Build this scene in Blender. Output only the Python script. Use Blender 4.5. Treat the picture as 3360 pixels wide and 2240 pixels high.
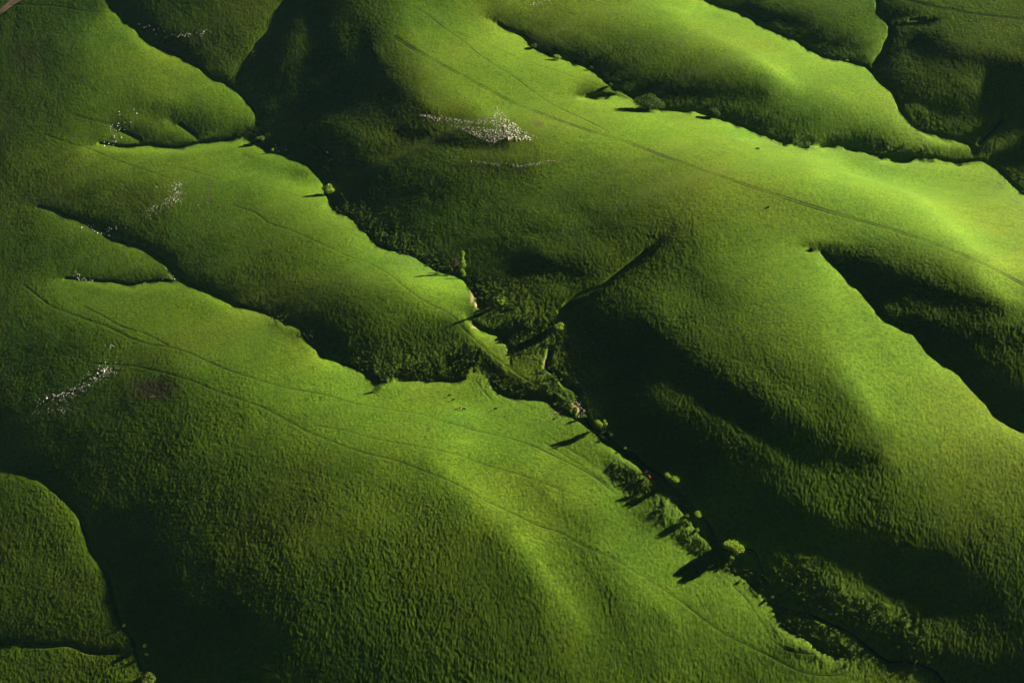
# Rolling tallgrass hills at low sun, seen from an aircraft.
import bpy, bmesh, math, random
import numpy as np
from mathutils import Vector, Matrix
R = math.radians
for o in list(bpy.data.objects): bpy.data.objects.remove(o)
sc = bpy.context.scene
C = sc.collection
# ---------------------------------------------------------------- camera
CAM_H=580.0; PITCH=36.0; LENS=54.0
SUN_EL=19.0; SUN_AZ=22.0        # sun azimuth from +X (right) towards +Y (far)
cd = bpy.data.cameras.new('camera'); cam = bpy.data.objects.new('camera', cd); C.objects.link(cam)
cam.location=(0,0,CAM_H); cam.rotation_euler=(R(90-PITCH),0,0)
cd.lens=LENS; cd.sensor_width=36; cd.clip_start=1; cd.clip_end=30000
sc.camera=cam
# ---------------------------------------------------------------- sky, sun, exposure
wd = bpy.data.worlds.new("World"); sc.world=wd; wd.use_nodes=True
nt=wd.node_tree; nt.nodes.clear()
sky=nt.nodes.new('ShaderNodeTexSky'); sky.sky_type='NISHITA'; sky.sun_disc=False
sky.sun_elevation=R(SUN_EL); sky.sun_rotation=R(90-SUN_AZ)
sky.air_density=.06; sky.dust_density=0.0; sky.ozone_density=2.0; sky.altitude=9000
bg=nt.nodes.new('ShaderNodeBackground'); bg.inputs[1].default_value=.05
wo=nt.nodes.new('ShaderNodeOutputWorld'); nt.links.new(sky.outputs[0],bg.inputs[0]); nt.links.new(bg.outputs[0],wo.inputs[0])
ld=bpy.data.lights.new('sun','SUN'); ld.energy=5.0; ld.angle=R(.5); ld.color=(1.0,.87,.62)
so=bpy.data.objects.new('sun',ld); C.objects.link(so)
sdir=Vector((math.cos(R(SUN_EL))*math.cos(R(SUN_AZ)),math.cos(R(SUN_EL))*math.sin(R(SUN_AZ)),math.sin(R(SUN_EL))))
so.rotation_euler=sdir.to_track_quat('Z','Y').to_euler(); so.location=(600,900,400)
sc.view_settings.view_transform='Standard'; sc.view_settings.look='None'
sc.view_settings.exposure=2.1; sc.view_settings.gamma=1
sc.render.engine='CYCLES'

# ---- luminance study of the hills, from which their relief is worked out
# luminance study: creek lines (x,y,below-left value,above-right value); soft strokes (x,y,value)
CREEK=[
[(243,-20,43.6,14),(243,0,43.6,14),(261,27,56.4,12),(291,55,56.4,10),(311,70,59.3,10),(343,104,63.2,12),(379,120,59.4,15),(429,141,56.5,12),(461,161,53.6,14),(482,182,53.7,16),(525,196,53.7,9),(550,218,56.7,9),(586,257,48.8,10),(589,286,44,12)],
[(560,316,61.6,14),(607,346,63.6,12),(661,361,55.8,12),(711,384,54,12),(736,414,61.8,10),(745,428,69.7,10),(754,461,69.7,15),(764,482,67.8,17),(804,500,65.9,20),(835,531,65.9,20),(874,572,67.9,20),(917,579,70,20),(956,593,72.2,20),(999,622,76.6,18),(1040,632,74.5,20),(1070,647,74.5,20),(1085,670,68.3,18),(1102,700,70.3,16)],
[(1062,712,54.4,50),(1076,732,68.2,38),(1088,750,74.5,32),(1120,765,72.4,20),(1149,772,64.4,22),(1170,797,62.5,25),(1170,832,54.5,28)],
[(61,470,34.9,26),(125,486,38.8,16),(143,498,42.7,12),(179,507,43.6,10),(204,518,46.6,10),(232,532,44.6,10),(264,557,43.6,12),(314,568,46.6,12),(343,583,44.7,12),(379,608,40.8,12),(411,647,48.6,10),(461,668,59.5,8),(500,683,61.5,10),(536,704,61.5,12),(571,711,61.6,14),(614,722,57.7,14),(650,740,57.8,12),(689,754,49,10),(705,783,59.8,8),(729,804,67.7,8),(736,818,69.7,12),(757,825,71.9,16),(792,836,72,16),(835,856,63.9,14),(856,875,58.1,16),(863,892,54.1,22)],
[(874,884,60.1,22),(906,872,66,22),(970,874,64.1,20),(1006,875,62.2,18),(1055,879,58.3,16),(1074,865,56.4,14),(1079,847,54.4,22)],
[(1100,850,49.5,20),(1120,862,58.4,22),(1131,893,60.4,24),(1160,911,60.5,22),(1217,918,62.5,16),(1259,920,62.6,14),(1272,940,60.6,14),(1292,950,57.7,18),(1327,965,54.7,18),(1363,990,54.8,14),(1399,1022,62.8,10),(1435,1045,68.8,8),(1463,1067,70.9,6),(1499,1098,49.9,6)],
[(1512,1129,40,14),(1533,1140,55,10),(1555,1158,63,10),(1580,1187,63,10),(1605,1222,61,10),(1633,1244,57,10),(1648,1279,44,16),(1712,1326,65,16),(1741,1354,69,10),(1769,1379,63,8)],
[(1769,1385,59,18),(1785,1410,57,20),(1790,1432,59,18),(1830,1455,65,16),(1862,1472,67,16),(1887,1497,63,18),(1948,1508,50,24)],
[(0,1081,34.9,14),(54,1090,36.9,12),(89,1101,40.7,10),(118,1119,42.7,8),(143,1144,42.7,6),(164,1162,42.7,4),(182,1187,43.6,3),(196,1226,42.7,3),(207,1265,40.7,3),(232,1297,42.7,3),(250,1326,38.8,3),(261,1372,34.9,3),(271,1419,33,3),(282,1440,31,3),(307,1465,25.2,3),(311,1501,34.9,3),(328,1537,42.7,3),(345,1568,38.8,3)],
[(0,1486,33,14),(50,1481,33.9,9),(104,1486,31,9),(143,1479,33,9),(171,1483,33,9),(200,1499,31,9),(271,1499,31,12),(305,1501,33,10)],
[(189,336,53.4,42),(229,330,59.3,34),(286,341,61.2,28),(332,334,61.2,16),(404,343,63.3,16),(461,329,61.4,14),(536,323,59.6,14),(557,318,63.5,14)],
[(250,286,44.6,30),(275,303,48.5,16),(300,312,48.5,14),(330,330,48.5,14)],
[(382,273,48.6,30),(410,288,48.6,22),(439,307,48.7,14),(461,325,44.8,16)],
[(114,641,42.7,34),(161,641,53.4,30),(214,647,53.4,20),(264,649,53.4,18),(304,659,53.4,20),(321,650,53.5,22),(375,647,53.5,22),(411,650,53.6,22)],
[(654,-20,35.2,8),(654,0,35.2,8),(636,25,37.2,8),(618,71,39.1,8),(589,100,37.1,8),(571,132,35.2,9),(550,164,35.1,9),(543,186,31.2,9)],
[(1113,39,62.4,44),(1131,48,68.3,30),(1149,64,72.5,24),(1184,77,72.5,14),(1213,95,70.5,12),(1220,111,68.5,12),(1256,127,70.5,14),(1299,139,72.7,10),(1341,154,70.7,10),(1370,170,64.7,10),(1388,189,62.8,10),(1416,207,49.8,10),(1456,228,66.9,12),(1491,250,72.9,16),(1541,255,73,20),(1598,257,75,16),(1655,275,77,14),(1690,286,79,14),(1726,302,77,20),(1776,320,79,26),(1812,332,80,22),(1851,344,80,26),(1898,337,77,24),(1933,328,71,22),(1975,345,69,20),(2012,357,73,24),(2030,364,79,30),(2069,359,77,26),(2137,364,75,28),(2198,375,75,26),(2258,369,71,26),(2290,389,71,28),(2319,421,73,30),(2352,450,77,30),(2380,465,77,30)],
[(1327,221,72.7,40),(1360,222,74.8,22),(1399,220,74.8,24),(1445,226,72.9,30)],
[(1590,-20,77,16),(1608,0,77,16),(1662,21,75,14),(1701,32,75,14),(1740,57,73,14),(1776,75,75,16),(1826,95,77,14),(1855,114,79,16),(1890,134,77,18),(1958,145,73,20),(1998,161,73,16),(2023,195,69,12),(2052,214,69,14),(2062,250,69,14),(2090,286,71,18),(2126,303,73,22),(2176,318,69,20),(2208,325,63,16),(2232,335,48,12),(2238,368,44,14)],
[(2012,-20,44,12),(2012,0,44,12),(2015,36,46,10),(2040,54,48,10),(2044,86,55,10),(2026,104,55,14),(2030,118,55,12),(2008,139,48,14),(2005,157,46,14)],
[(2265,171,30,16),(2272,200,30,12),(2269,243,28,12),(2280,268,26,10),(2262,290,24,12)],
[(2045,60,10,16),(2075,50,12,32),(2150,40,12,34)],
[(1840,568,63,44),(1862,570,69,34),(1883,579,71,20),(1908,604,75,8),(1933,629,73,8),(1955,654,71,8),(1987,679,67,8),(2012,715,67,8),(2026,733,73,8),(2055,750,73,8),(2098,766,67,8),(2119,790,67,8),(2130,811,69,8),(2162,836,75,7),(2208,861,69,7),(2223,886,65,7),(2262,922,65,7),(2280,950,69,8),(2308,972,69,12),(2352,993,69,12),(2380,1010,69,12)],
[(1517,545,30,14),(1494,565,30,12),(1470,590,31.9,13),(1435,615,29.9,14),(1381,658,25.9,13),(1327,679,23.9,12),(1292,700,21.9,10),(1285,733,21.9,10)],
]
SOFT=[
# --- left / upper-left hill
[(-20,30,24.9),(60,35,28.2),(150,60,29.9),(240,70,46.5)],
[(0,120,26.1),(60,130,28.4),(120,120,27.3),(150,150,24.9)],
[(0,200,28.4),(60,210,28.4),(30,300,28.4),(0,330,23.8)],
[(200,90,43.2),(260,160,43.2),(330,200,45),(420,230,47.4)],
[(240,60,44.8),(300,110,48.1),(360,160,48.6),(440,190,47.5),(520,240,48.2)],
[(120,200,28.2),(180,240,34.9),(240,230,39.8)],
[(180,300,36.5),(100,300,31.5),(60,380,31.5),(20,400,27.3)],
[(300,260,41.5),(350,285,38.5),(400,310,38.8)],
[(290,240,36.5),(340,245,31.7),(400,255,28.7),(450,275,27.2),(520,290,29.2),(560,290,31.2)],
[(480,240,46.1),(540,260,43.1),(570,280,38.1)],
[(450,315,25.5),(520,310,28.3)],
[(300,330,41.5),(260,315,38.2)],
[(350,330,21.5),(400,335,26.1),(430,330,26.1)],
[(100,0,28.2),(200,10,28.2),(240,15,29.9)],
# spur under small tributary (bright)
[(230,350,44.8),(330,365,48.4),(450,360,51),(530,345,51.7)],
[(120,360,34.9),(200,390,39.8),(300,400,43.2),(420,400,47.4),(520,400,51.6),(600,400,55.7),(680,430,64),(735,445,68.1)],
[(560,350,48.5),(640,385,49.1),(700,400,40.7)],
[(0,420,26.1),(80,430,28.4),(160,440,27.3),(220,440,27.3)],
[(120,460,25.4),(200,480,26.1),(260,500,23.8),(300,510,28.4)],
[(280,430,31.5),(350,440,33.5),(330,480,28.4),(380,500,28.6)],
[(450,420,47.6),(470,470,35.8),(440,500,37.4),(400,540,32.1)],
[(560,440,43.3),(600,480,40.1),(560,520,39.8)],
[(650,470,49.1),(700,500,51.3),(760,520,55.3),(820,560,61.1)],
[(600,540,36.6),(700,560,40.7),(780,600,46.6),(850,640,52.5)],
[(480,560,30.8),(560,600,32.9),(640,620,33.3),(720,640,33.7)],
[(880,600,58.2),(940,640,68.5),(1000,660,72),(1060,670,68.8)],
[(420,590,26.1),(450,620,23.8),(520,640,26.1),(600,660,23.8),(700,690,23.8)],
[(330,540,19.2),(380,570,14.7),(410,600,12.4)],
[(230,500,19.2),(270,530,12.4),(310,550,12.4),(360,575,12.4)],
[(440,640,17),(500,660,14.7),(560,680,19.2),(620,700,17),(680,730,14.7)],
[(780,680,26.9),(860,710,38.2),(940,730,36),(1040,740,33.4)],
[(850,670,38),(930,700,42.1),(1000,710,51.8),(1040,720,55.8)],
[(920,660,54.9),(980,690,59)],
[(720,710,17),(760,760,12.4),(820,790,18.8),(880,790,24.6),(960,780,27.5),(1050,770,27.5)],
[(700,760,8),(760,800,7),(830,830,18.8)],
[(870,850,33.4),(940,830,36.3),(1000,850,30.5),(1060,840,30.5)],
[(1060,730,50.4),(1080,765,37.4),(1060,780,36.3)],
[(1090,790,41.2),(1120,800,52.7),(1150,830,47.3),(1165,855,41.7)],
# small inner creek below the spur
[(1060,800,21.7),(1085,803,11.3),(1120,828,11.3),(1155,853,11.3),(1184,882,11.3),(1220,895,11.3),(1263,905,15.9),(1295,925,21.7)],
[(1165,845,39.8),(1200,868,43.8),(1256,880,44.2),(1292,905,46.3),(1315,925,44.5)],
[(1180,820,37.2),(1210,850,40.2),(1260,860,37.7),(1290,880,37.8)],
[(1080,855,43.1),(1100,875,50.7),(1090,900,52.5)],
[(1130,880,33.4),(1165,895,33.4),(1210,908,27.5)],
# valley floor
[(1322,922,42.2),(1334,936,50.5),(1326,952,44.6)],
[(1250,812,36.4),(1256,835,38.4)],
[(1270,945,57.7),(1310,958,54.2)],
[(700,340,8),(720,380,7),(760,400,7),(790,430,8)],
[(780,470,17),(840,510,27.5),(900,550,27.5),(960,580,27.5),(1010,600,27.5),(1050,610,27.5)],
[(830,450,12.4),(900,490,18.8),(940,530,15.9)],
[(1090,640,27.5),(1120,680,30.5),(1160,710,37.1),(1130,740,37)],
[(1110,640,24.6),(1160,660,27.5),(1220,680,27.5)],
[(1140,720,36.3),(1200,720,40.1),(1220,760,37.5)],
[(1060,700,46.7),(1100,720,37.6)],
[(1140,760,18.8),(1200,745,15.9),(1250,755,18.8)],
[(1180,790,33.4),(1240,780,36.8),(1280,770,40.6)],
[(1240,800,34.5),(1275,810,41.9),(1260,820,39.3)],
[(1230,830,40.3),(1280,860,37.8),(1310,890,33.4)],
[(1300,780,15.9),(1320,830,11.3),(1340,870,12.4),(1360,900,14.7)],
[(1290,740,18.8),(1330,750,12.4)],
[(1260,810,41.8),(1255,835,39.3)],
# left-middle hill, under creek 3
[(0,470,28.2),(60,520,28.2),(120,540,31.5),(200,560,36.5),(280,590,39.8),(340,620,40.1)],
[(20,600,26.6),(100,590,28.2),(200,610,33.2),(300,620,36.5)],
[(180,635,25.4),(260,638,26.1),(330,638,28.4)],
[(0,660,27.3),(60,680,31.5),(130,700,38.2),(220,700,43.2)],
[(160,650,43.2),(240,670,44.8),(320,680,45),(420,680,47.4),(480,710,49.6),(560,740,53.7)],
[(240,730,41.5),(340,760,43.4),(450,780,45.9),(560,800,50.2),(660,820,52.7),(720,850,60.4),(800,870,64.5)],
[(590,760,50.4),(650,780,50.9),(700,800,53.1)],
[(620,745,40.2),(670,760,40.5),(690,775,35.3)],
[(0,740,23.8),(60,780,26.1),(140,790,25.4),(220,790,28.2)],
[(280,800,33.2),(340,820,30.1),(400,830,40.5),(480,850,47.9)],
[(0,850,21.5),(80,840,23.8),(160,850,26.1),(240,860,25.4)],
[(330,850,27.5),(380,870,28.4),(400,900,27.9),(360,930,27.9)],
[(430,880,39),(520,900,41.3),(620,890,52.4),(740,910,56.9),(860,920,61.4)],
[(0,930,14.4),(60,950,16.7),(140,940,21.2),(220,940,23.4),(300,930,23.4)],
[(0,1010,8.8),(40,1020,11.1),(100,1000,18.9),(200,1000,21.2)],
[(280,960,27.9),(340,980,27.9),(420,960,25.5)],
[(450,960,30.6),(540,980,34.5),(620,1000,38.4),(700,1000,44.2)],
[(600,940,45.3),(700,950,49.5),(820,970,54),(940,960,58.7),(1060,960,62.7),(1160,970,58.7),(1240,970,55.6)],
[(900,900,58.3),(1000,900,57.4),(1060,910,54.1),(1140,930,56.7),(1230,945,59.3)],
[(1040,925,62.6),(1060,945,68.8),(1110,950,63)],
[(780,1010,50.1),(900,1030,49.2),(1000,1010,59.2),(1060,1020,65.7),(1140,1010,58.5)],
[(1200,1000,55.2),(1280,1000,49.1),(1330,1000,47.7)],
[(1240,1040,61.3),(1320,1080,56.4),(1390,1120,59.1),(1420,1130,61.3)],
[(1290,990,45.6),(1360,1030,46.1),(1410,1060,39.3)],
[(1330,1060,53),(1370,1085,59),(1340,1090,53)],
[(1400,1070,26.1),(1430,1100,21.5),(1470,1130,21.5),(1500,1150,26.1)],
[(1385,1050,49.8),(1400,1090,48.1),(1430,1120,46.5)],
[(1470,1090,27),(1440,1075,29.5)],
[(1080,1050,56.2),(1160,1060,53),(1240,1090,55.6),(1300,1130,52.7)],
[(1060,1100,54.1),(1110,1150,63),(1160,1180,60.6),(1200,1220,55.2)],
[(960,1060,42.3),(1020,1110,46.4),(1060,1160,41.1)],
[(1260,1130,58.3),(1300,1170,47.5),(1360,1180,49.6),(1420,1200,50.1)],
[(1400,1140,53.5),(1480,1140,50.5),(1520,1160,39.9)],
[(1460,1180,39.5),(1520,1200,32.6),(1560,1230,30.9),(1600,1260,27.3)],
[(1500,1220,52.4),(1560,1260,56.4),(1600,1300,56.4),(1660,1350,52.8),(1700,1400,52.8)],
[(1380,1240,53.3),(1440,1280,53.8),(1500,1310,54.2),(1560,1360,52.8)],
[(1200,1240,61),(1260,1300,52.4),(1310,1360,51.1),(1340,1420,47.7)],
[(1300,1230,44),(1360,1300,40.8),(1420,1370,37.5),(1460,1430,39.5)],
[(1140,1220,43.4),(1180,1280,36.1),(1220,1340,34.4),(1240,1400,34.5)],
[(1600,1240,27.9),(1640,1290,28.4),(1700,1320,26.1),(1740,1370,19.2)],
[(1640,1310,51),(1700,1350,56.4),(1740,1380,54.6)],
[(1620,1380,47.3),(1680,1430,45.5),(1740,1460,45.5)],
[(1500,1400,41.6),(1580,1450,40),(1660,1500,38.2),(1740,1540,34.6)],
[(1360,1460,40.8),(1440,1500,34.1),(1500,1550,32.5)],
[(1780,1400,47.3),(1770,1440,45.5),(1800,1470,51),(1860,1490,52.8)],
[(1790,1488,34.1),(1830,1495,18.4),(1880,1510,29.7)],
[(1840,1520,43.2),(1900,1540,38.7),(1960,1560,38.7)],
[(1800,1560,38.7),(1700,1568,29.1)],
[(2000,1568,40.9),(2060,1560,36.4),(2100,1568,34.1)],
# big lower hill, dark left flank
[(1110,1230,32),(1170,1310,30.1),(1225,1400,31.5),(1250,1470,30.7)],
[(1175,1195,63.5),(1245,1290,63.9),(1300,1370,54.5),(1345,1440,49.5)],
[(1330,1260,38.8),(1390,1350,32),(1440,1440,30.5)],
[(1440,1290,57.4),(1500,1370,56),(1570,1450,49.1)],
[(900,1120,34.6),(980,1180,33.2),(1040,1240,33.5)],
[(1000,1050,59.2),(1060,1100,62.7),(1120,1150,66)],
[(1200,1090,47.6),(1280,1160,42.1),(1340,1210,40.7)],
[(1300,1120,60.8),(1360,1160,55),(1440,1210,55.6)],
[(1080,540,33.4),(1160,540,21.7),(1230,545,36.3)],
[(1250,575,37.6),(1330,580,31.9),(1400,590,31.3)],
[(1240,640,33.4),(1300,665,37.9)],
[(340,150,50.1),(400,190,50.6)],[(300,190,38.2),(340,230,40.1)],[(210,120,36.5),(230,200,38.2)],
[(120,1060,16.7),(200,1080,21.2),(300,1060,21.2),(400,1060,25.6)],
[(500,1060,29),(600,1060,31.1),(700,1080,31),(800,1080,37.7),(880,1080,45.4)],
[(150,1120,14.4),(220,1140,16.7),(300,1160,17.8)],
[(300,1160,15.6),(400,1160,17.8),(500,1160,22.3),(600,1160,27.9),(700,1180,29.6)],
[(760,1160,35.7),(860,1180,39.9),(940,1200,36.7),(1010,1240,35.2)],
[(290,1240,10),(360,1260,13.3),(460,1260,17.8),(560,1260,23.4),(660,1260,29),(760,1280,30.9)],
[(860,1280,34.4),(960,1300,33.1),(1060,1300,31.7),(1140,1320,32.1)],
[(400,1350,10),(480,1360,13.3),(580,1360,16.7),(700,1370,23.4),(820,1380,27.9)],
[(900,1380,29.5),(1000,1400,29.6),(1100,1400,31.9),(1200,1440,32.4)],
[(420,1430,8.8),(500,1450,11.1),(600,1460,13.3),(700,1460,16.7),(800,1460,21.2)],
[(900,1470,25.6),(1000,1480,27.9),(1100,1480,28),(1200,1500,30.5)],
[(460,1540,10),(560,1540,14.4),(680,1540,16.7),(800,1550,18.9),(950,1550,23.4)],
[(1040,1550,25.6),(1160,1555,29),(1260,1550,31.5),(1320,1520,38.8)],
[(200,1180,5.5),(240,1220,4.4),(270,1290,4.4),(300,1350,4.4),(320,1420,4.4),(350,1490,4.4),(390,1560,4.4)],
[(260,1190,6.6),(300,1250,5.5),(350,1330,5.5),(380,1400,5.5)],
# far lower-left lobe
[(0,1110,26.9),(60,1120,28.2),(110,1150,33.2),(150,1190,34.9)],
[(0,1180,27.9),(60,1200,25),(120,1230,26.9),(170,1260,29.9)],
[(0,1280,25.6),(80,1300,25.6),(160,1310,26.9),(220,1340,26.6)],
[(0,1380,23.4),(80,1390,23.4),(160,1400,23.4),(230,1420,25)],
[(0,1450,16.7),(80,1460,16.7),(180,1465,21.2),(260,1475,21.2)],
[(0,1520,28.7),(100,1520,28.7),(200,1530,26.9),(290,1530,28.2)],
[(0,1568,27.9),(120,1568,25),(240,1568,27.9),(310,1560,34.9)],
# dark wedge and slope top centre
[(280,0,14.7),(300,40,12.4),(340,80,11.3),(400,110,11.3),(470,140,14.7)],
[(330,0,17),(380,40,21.5),(440,70,26.1),(500,60,26.3)],
[(480,0,25.6),(560,10,29.4),(620,20,34.9)],
[(520,60,27.5),(580,70,31.3),(600,60,33.1)],
[(430,100,17),(500,110,28.4),(560,110,26)],
[(480,150,23.8),(520,160,28.3),(540,165,27.6)],
[(500,185,12.4),(525,190,12.4)],
[(680,0,14.7),(660,60,11.3),(620,130,11.3),(600,200,8),(620,260,8)],
[(700,40,23.8),(690,120,21.5),(680,200,17),(650,150,19.2)],
[(720,0,17),(740,80,12.4),(760,160,8),(800,220,8)],
[(780,0,14.7),(790,80,23.8),(830,150,17)],
[(830,0,26.1),(840,80,14.7),(870,160,11.3),(920,220,11.3)],
[(750,260,19.2),(800,290,26.1),(850,310,29.8),(900,310,28.4)],
[(680,270,11.3),(740,310,11.3),(820,340,14.7)],
[(860,0,29),(880,60,29.1),(900,120,30.6),(940,180,32.3),(980,230,42.4),(1020,250,46.4)],
[(930,20,47.6),(960,80,53.3),(1000,140,55.5),(1050,200,57.8),(1110,240,60.2)],
[(900,180,17),(950,240,17),(1000,270,21.5)],
[(870,60,24.7),(880,130,26.1),(910,180,23.8)],
[(1000,0,44.4),(1060,30,52.3),(1080,80,62.8),(1160,130,66.2),(1240,170,59.4),(1320,200,62)],
[(1100,160,58.2),(1200,210,57.1),(1260,240,61.5),(1400,260,65)],
[(1120,260,58.4),(1200,260,59),(1300,290,61.8),(1420,320,62.9)],
[(900,265,17),(960,280,21.5),(1000,275,28.3),(1080,270,37.4)],
[(920,295,12.4),(980,310,14.7),(1040,325,14.7),(1100,332,17),(1160,330,21.5)],
[(960,330,27.6),(1020,345,31.5),(1100,350,37.6),(1200,360,43.8)],
[(1180,290,51.3),(1220,300,47.8)],
[(880,340,21.5),(960,365,26.1),(1050,375,26.1),(1120,385,26.1),(1220,385,29.3)],
[(820,370,12.4),(900,410,14.7),(980,430,19.2),(1080,440,26.1),(1200,440,28.6)],
[(1240,330,47.9),(1300,360,44.4),(1400,380,43.1),(1340,420,38.9)],
[(1420,340,57),(1520,370,51.8),(1600,400,52)],
[(1300,450,32.8),(1400,460,35.3),(1500,470,39.7),(1600,480,44)],
[(1450,270,72),(1540,280,72),(1640,300,72),(1740,340,78),(1840,380,72),(1900,410,80)],
[(1500,310,65.7),(1600,350,64),(1700,390,64),(1800,430,60)],
[(1850,370,80),(1960,400,84),(2060,430,82),(2120,460,84),(2180,510,84),(2240,570,82),(2300,600,80),(2360,620,70)],
[(1950,370,68),(2060,390,68),(2160,400,68),(2260,410,66)],
[(2200,450,70),(2300,500,70),(2352,530,70)],
[(2280,560,72),(2352,580,70)],
[(1900,440,64),(2000,480,62),(2080,520,62),(2160,570,58)],
[(1700,430,54),(1820,470,52),(1920,500,54),(2020,530,54)],
[(1650,520,44),(1750,530,50),(1850,540,54),(1960,560,44)],
[(1980,540,48),(2060,570,40),(2150,600,40),(2230,640,46)],
[(2220,590,58),(2260,640,66),(2310,680,62),(2352,690,56)],
# shadow area right creek
[(1890,560,30),(1930,580,17),(1990,600,14.7),(2050,630,12.4),(2150,660,14.7),(2280,705,14.7)],
[(1930,560,34),(2000,575,32),(2100,610,34),(2180,640,32)],
[(1950,620,7),(2000,660,7),(2060,690,17)],
[(2100,680,17),(2200,695,17),(2300,712,19.2)],
[(2030,700,28.4),(2080,712,26.1),(2150,720,28.4),(2240,740,26.1),(2340,760,26.1)],
[(2060,735,8),(2120,750,8),(2180,790,11.3),(2240,840,11.3)],
[(2180,735,19.2),(2240,760,14.7),(2300,790,14.7)],
[(2300,740,36),(2352,720,42)],
[(2260,800,23.8),(2352,830,23.8)],
[(2240,880,8),(2300,920,11.3),(2352,950,11.3)],
[(2260,850,17),(2352,900,17)],
[(2320,955,17),(2360,975,17)],
# centre dark side of the ridge
[(920,450,17),(1000,490,21.7),(1080,500,24.6),(1180,500,30.5)],
[(960,540,18.8),(1060,550,21.7),(1140,560,21.7),(1100,600,21.7)],
[(1200,470,37.4),(1300,500,37.9),(1350,520,29.8),(1420,530,29.5)],
[(1200,540,18.8),(1250,520,24.6),(1300,540,33.4),(1400,560,32.2),(1440,570,29.6)],
[(1180,580,15.9),(1240,600,8),(1300,620,15.9),(1340,630,14.7)],
[(1300,570,30.5),(1380,600,28.4),(1420,600,30.1)],
[(1150,620,24.6),(1200,640,21.7),(1280,650,27.5),(1340,650,23.8)],
[(1500,545,13.5),(1520,550,14.7)],
[(1480,500,33.7),(1540,520,30),(1600,560,34)],
[(1500,600,23.8),(1440,640,23.8),(1380,680,21.5)],
[(1540,580,28.4),(1580,620,30.6),(1640,680,30.6)],
[(1450,660,30.2),(1500,690,32.7),(1560,750,32.9)],
[(1560,620,30),(1520,660,31.9)],
[(1650,580,46),(1700,620,46),(1740,680,46),(1780,740,44)],
[(1800,560,58),(1780,620,56),(1840,700,54),(1880,760,54)],
[(1840,580,60),(1880,640,62),(1900,660,66),(1960,720,68),(1980,780,66)],
[(1940,660,62),(1990,720,64),(2060,770,66)],
[(1600,700,34),(1680,760,34),(1760,820,36),(1820,860,36)],
[(1700,720,40),(1780,790,42),(1860,840,42)],
[(1560,750,30.6),(1620,790,30),(1700,850,32),(1780,900,32),(1860,950,32),(1940,1000,29.1),(2010,1030,30.9)],
[(1880,880,32),(1940,930,34),(1980,960,38)],
[(1920,780,60),(1950,840,66),(1990,900,66),(2020,960,60)],
[(2020,800,60),(2080,840,64),(2140,900,62),(2200,960,60)],
[(2060,900,60),(2120,980,60),(2160,1040,52.8)],
[(2200,920,60),(2260,980,64),(2330,1020,56.4)],
[(2040,1030,49.1),(2080,1090,41.9),(2100,1160,32.8),(2120,1220,27.9)],
[(2140,1100,43.7),(2200,1180,36.4),(2240,1240,30)],
[(2240,1040,51),(2300,1080,47.3),(2352,1100,43.7)],
[(2300,1180,38.2),(2352,1220,32.8)],
[(2250,1300,24),(2352,1320,24)],
# deep shadow lobe
[(1340,730,14.7),(1420,720,14.7),(1480,740,12.4),(1520,790,11.3),(1600,850,11.3),(1700,910,11.3),(1800,970,11.3),(1880,1020,12.4),(1960,1050,12.4),(2015,1062,17)],
[(1420,780,11.3),(1500,840,12.4),(1580,890,13.5),(1680,950,14.7),(1780,1010,13.5),(1880,1060,13.5)],
[(1510,890,21.5),(1570,912,28.4),(1655,961,30.6),(1744,1015,27.9),(1815,1060,28.4)],
[(1869,1095,30),(1958,1095,27.3),(2019,1090,30.9),(2060,1080,34.6)],
[(1400,850,11.3),(1440,900,13.5),(1480,960,8),(1540,1020,6)],
[(1600,960,19.2),(1700,1020,21.5),(1780,1080,23.8),(1860,1130,27.9)],
[(1560,960,12.4),(1640,1020,12.4),(1720,1080,14.7),(1780,1120,17)],
[(1840,1140,27.9),(1890,1170,27.9),(1930,1190,26.1)],
[(1950,1120,27.3),(2000,1160,27.9),(2060,1220,26.1)],
[(1550,1060,4),(1620,1120,4),(1700,1180,4),(1780,1210,5)],
[(1800,1150,14.7),(1860,1190,12.4),(1900,1220,6)],
[(1700,1250,4),(1800,1245,4),(1900,1260,4),(2000,1270,4),(2080,1280,6)],
[(1980,1200,14.7),(2040,1240,12.4),(2120,1280,11.3),(2200,1290,11.3)],
[(2000,1300,4),(2080,1340,5),(2140,1380,6),(2200,1360,8),(2300,1380,15.5)],
[(1780,1268,24),(1860,1270,26.9),(1930,1290,18.4),(1990,1320,15.5),(2060,1360,15.5)],
[(1790,1300,29.7),(1850,1320,29.7),(1900,1340,32.6)],
[(1770,1330,8),(1830,1370,7),(1880,1400,7)],
[(1790,1325,34.1),(1840,1350,36.4),(1880,1380,34.1),(1895,1400,32.6)],
[(1820,1310,15.5),(1870,1330,11.3),(1900,1360,7),(1915,1400,7)],
[(1920,1330,34.9),(2000,1360,37.4),(2060,1400,35.5),(2120,1440,29.7)],
[(1930,1360,34.9),(2000,1400,32.6),(2080,1450,29.7),(2160,1490,26.9)],
[(1920,1420,18.4),(1980,1460,8),(2040,1470,7),(2120,1490,7),(2200,1530,7)],
[(2060,1430,26.9),(2140,1460,26.9),(2240,1480,24),(2340,1500,18.4)],
[(2200,1560,11.3),(2300,1550,11.3),(2360,1560,8)],
[(2160,1410,21.2),(2260,1430,21.2),(2352,1440,15.5)],
[(1850,1400,29.7),(1890,1425,40.9),(1940,1465,40),(1990,1490,40.9),(2040,1520,34.1)],
[(1840,1420,18.4),(1880,1450,21.2),(1920,1480,29.7)],
[(1960,1440,18.4),(2010,1490,18.4),(2060,1505,21.2)],
[(2100,1510,21.2),(2140,1530,18.4)],
# upper right hill
[(1170,0,53.1),(1240,20,46),(1300,60,40.6),(1380,90,43)],
[(1180,50,34.2),(1260,80,34.6),(1300,110,29)],
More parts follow.
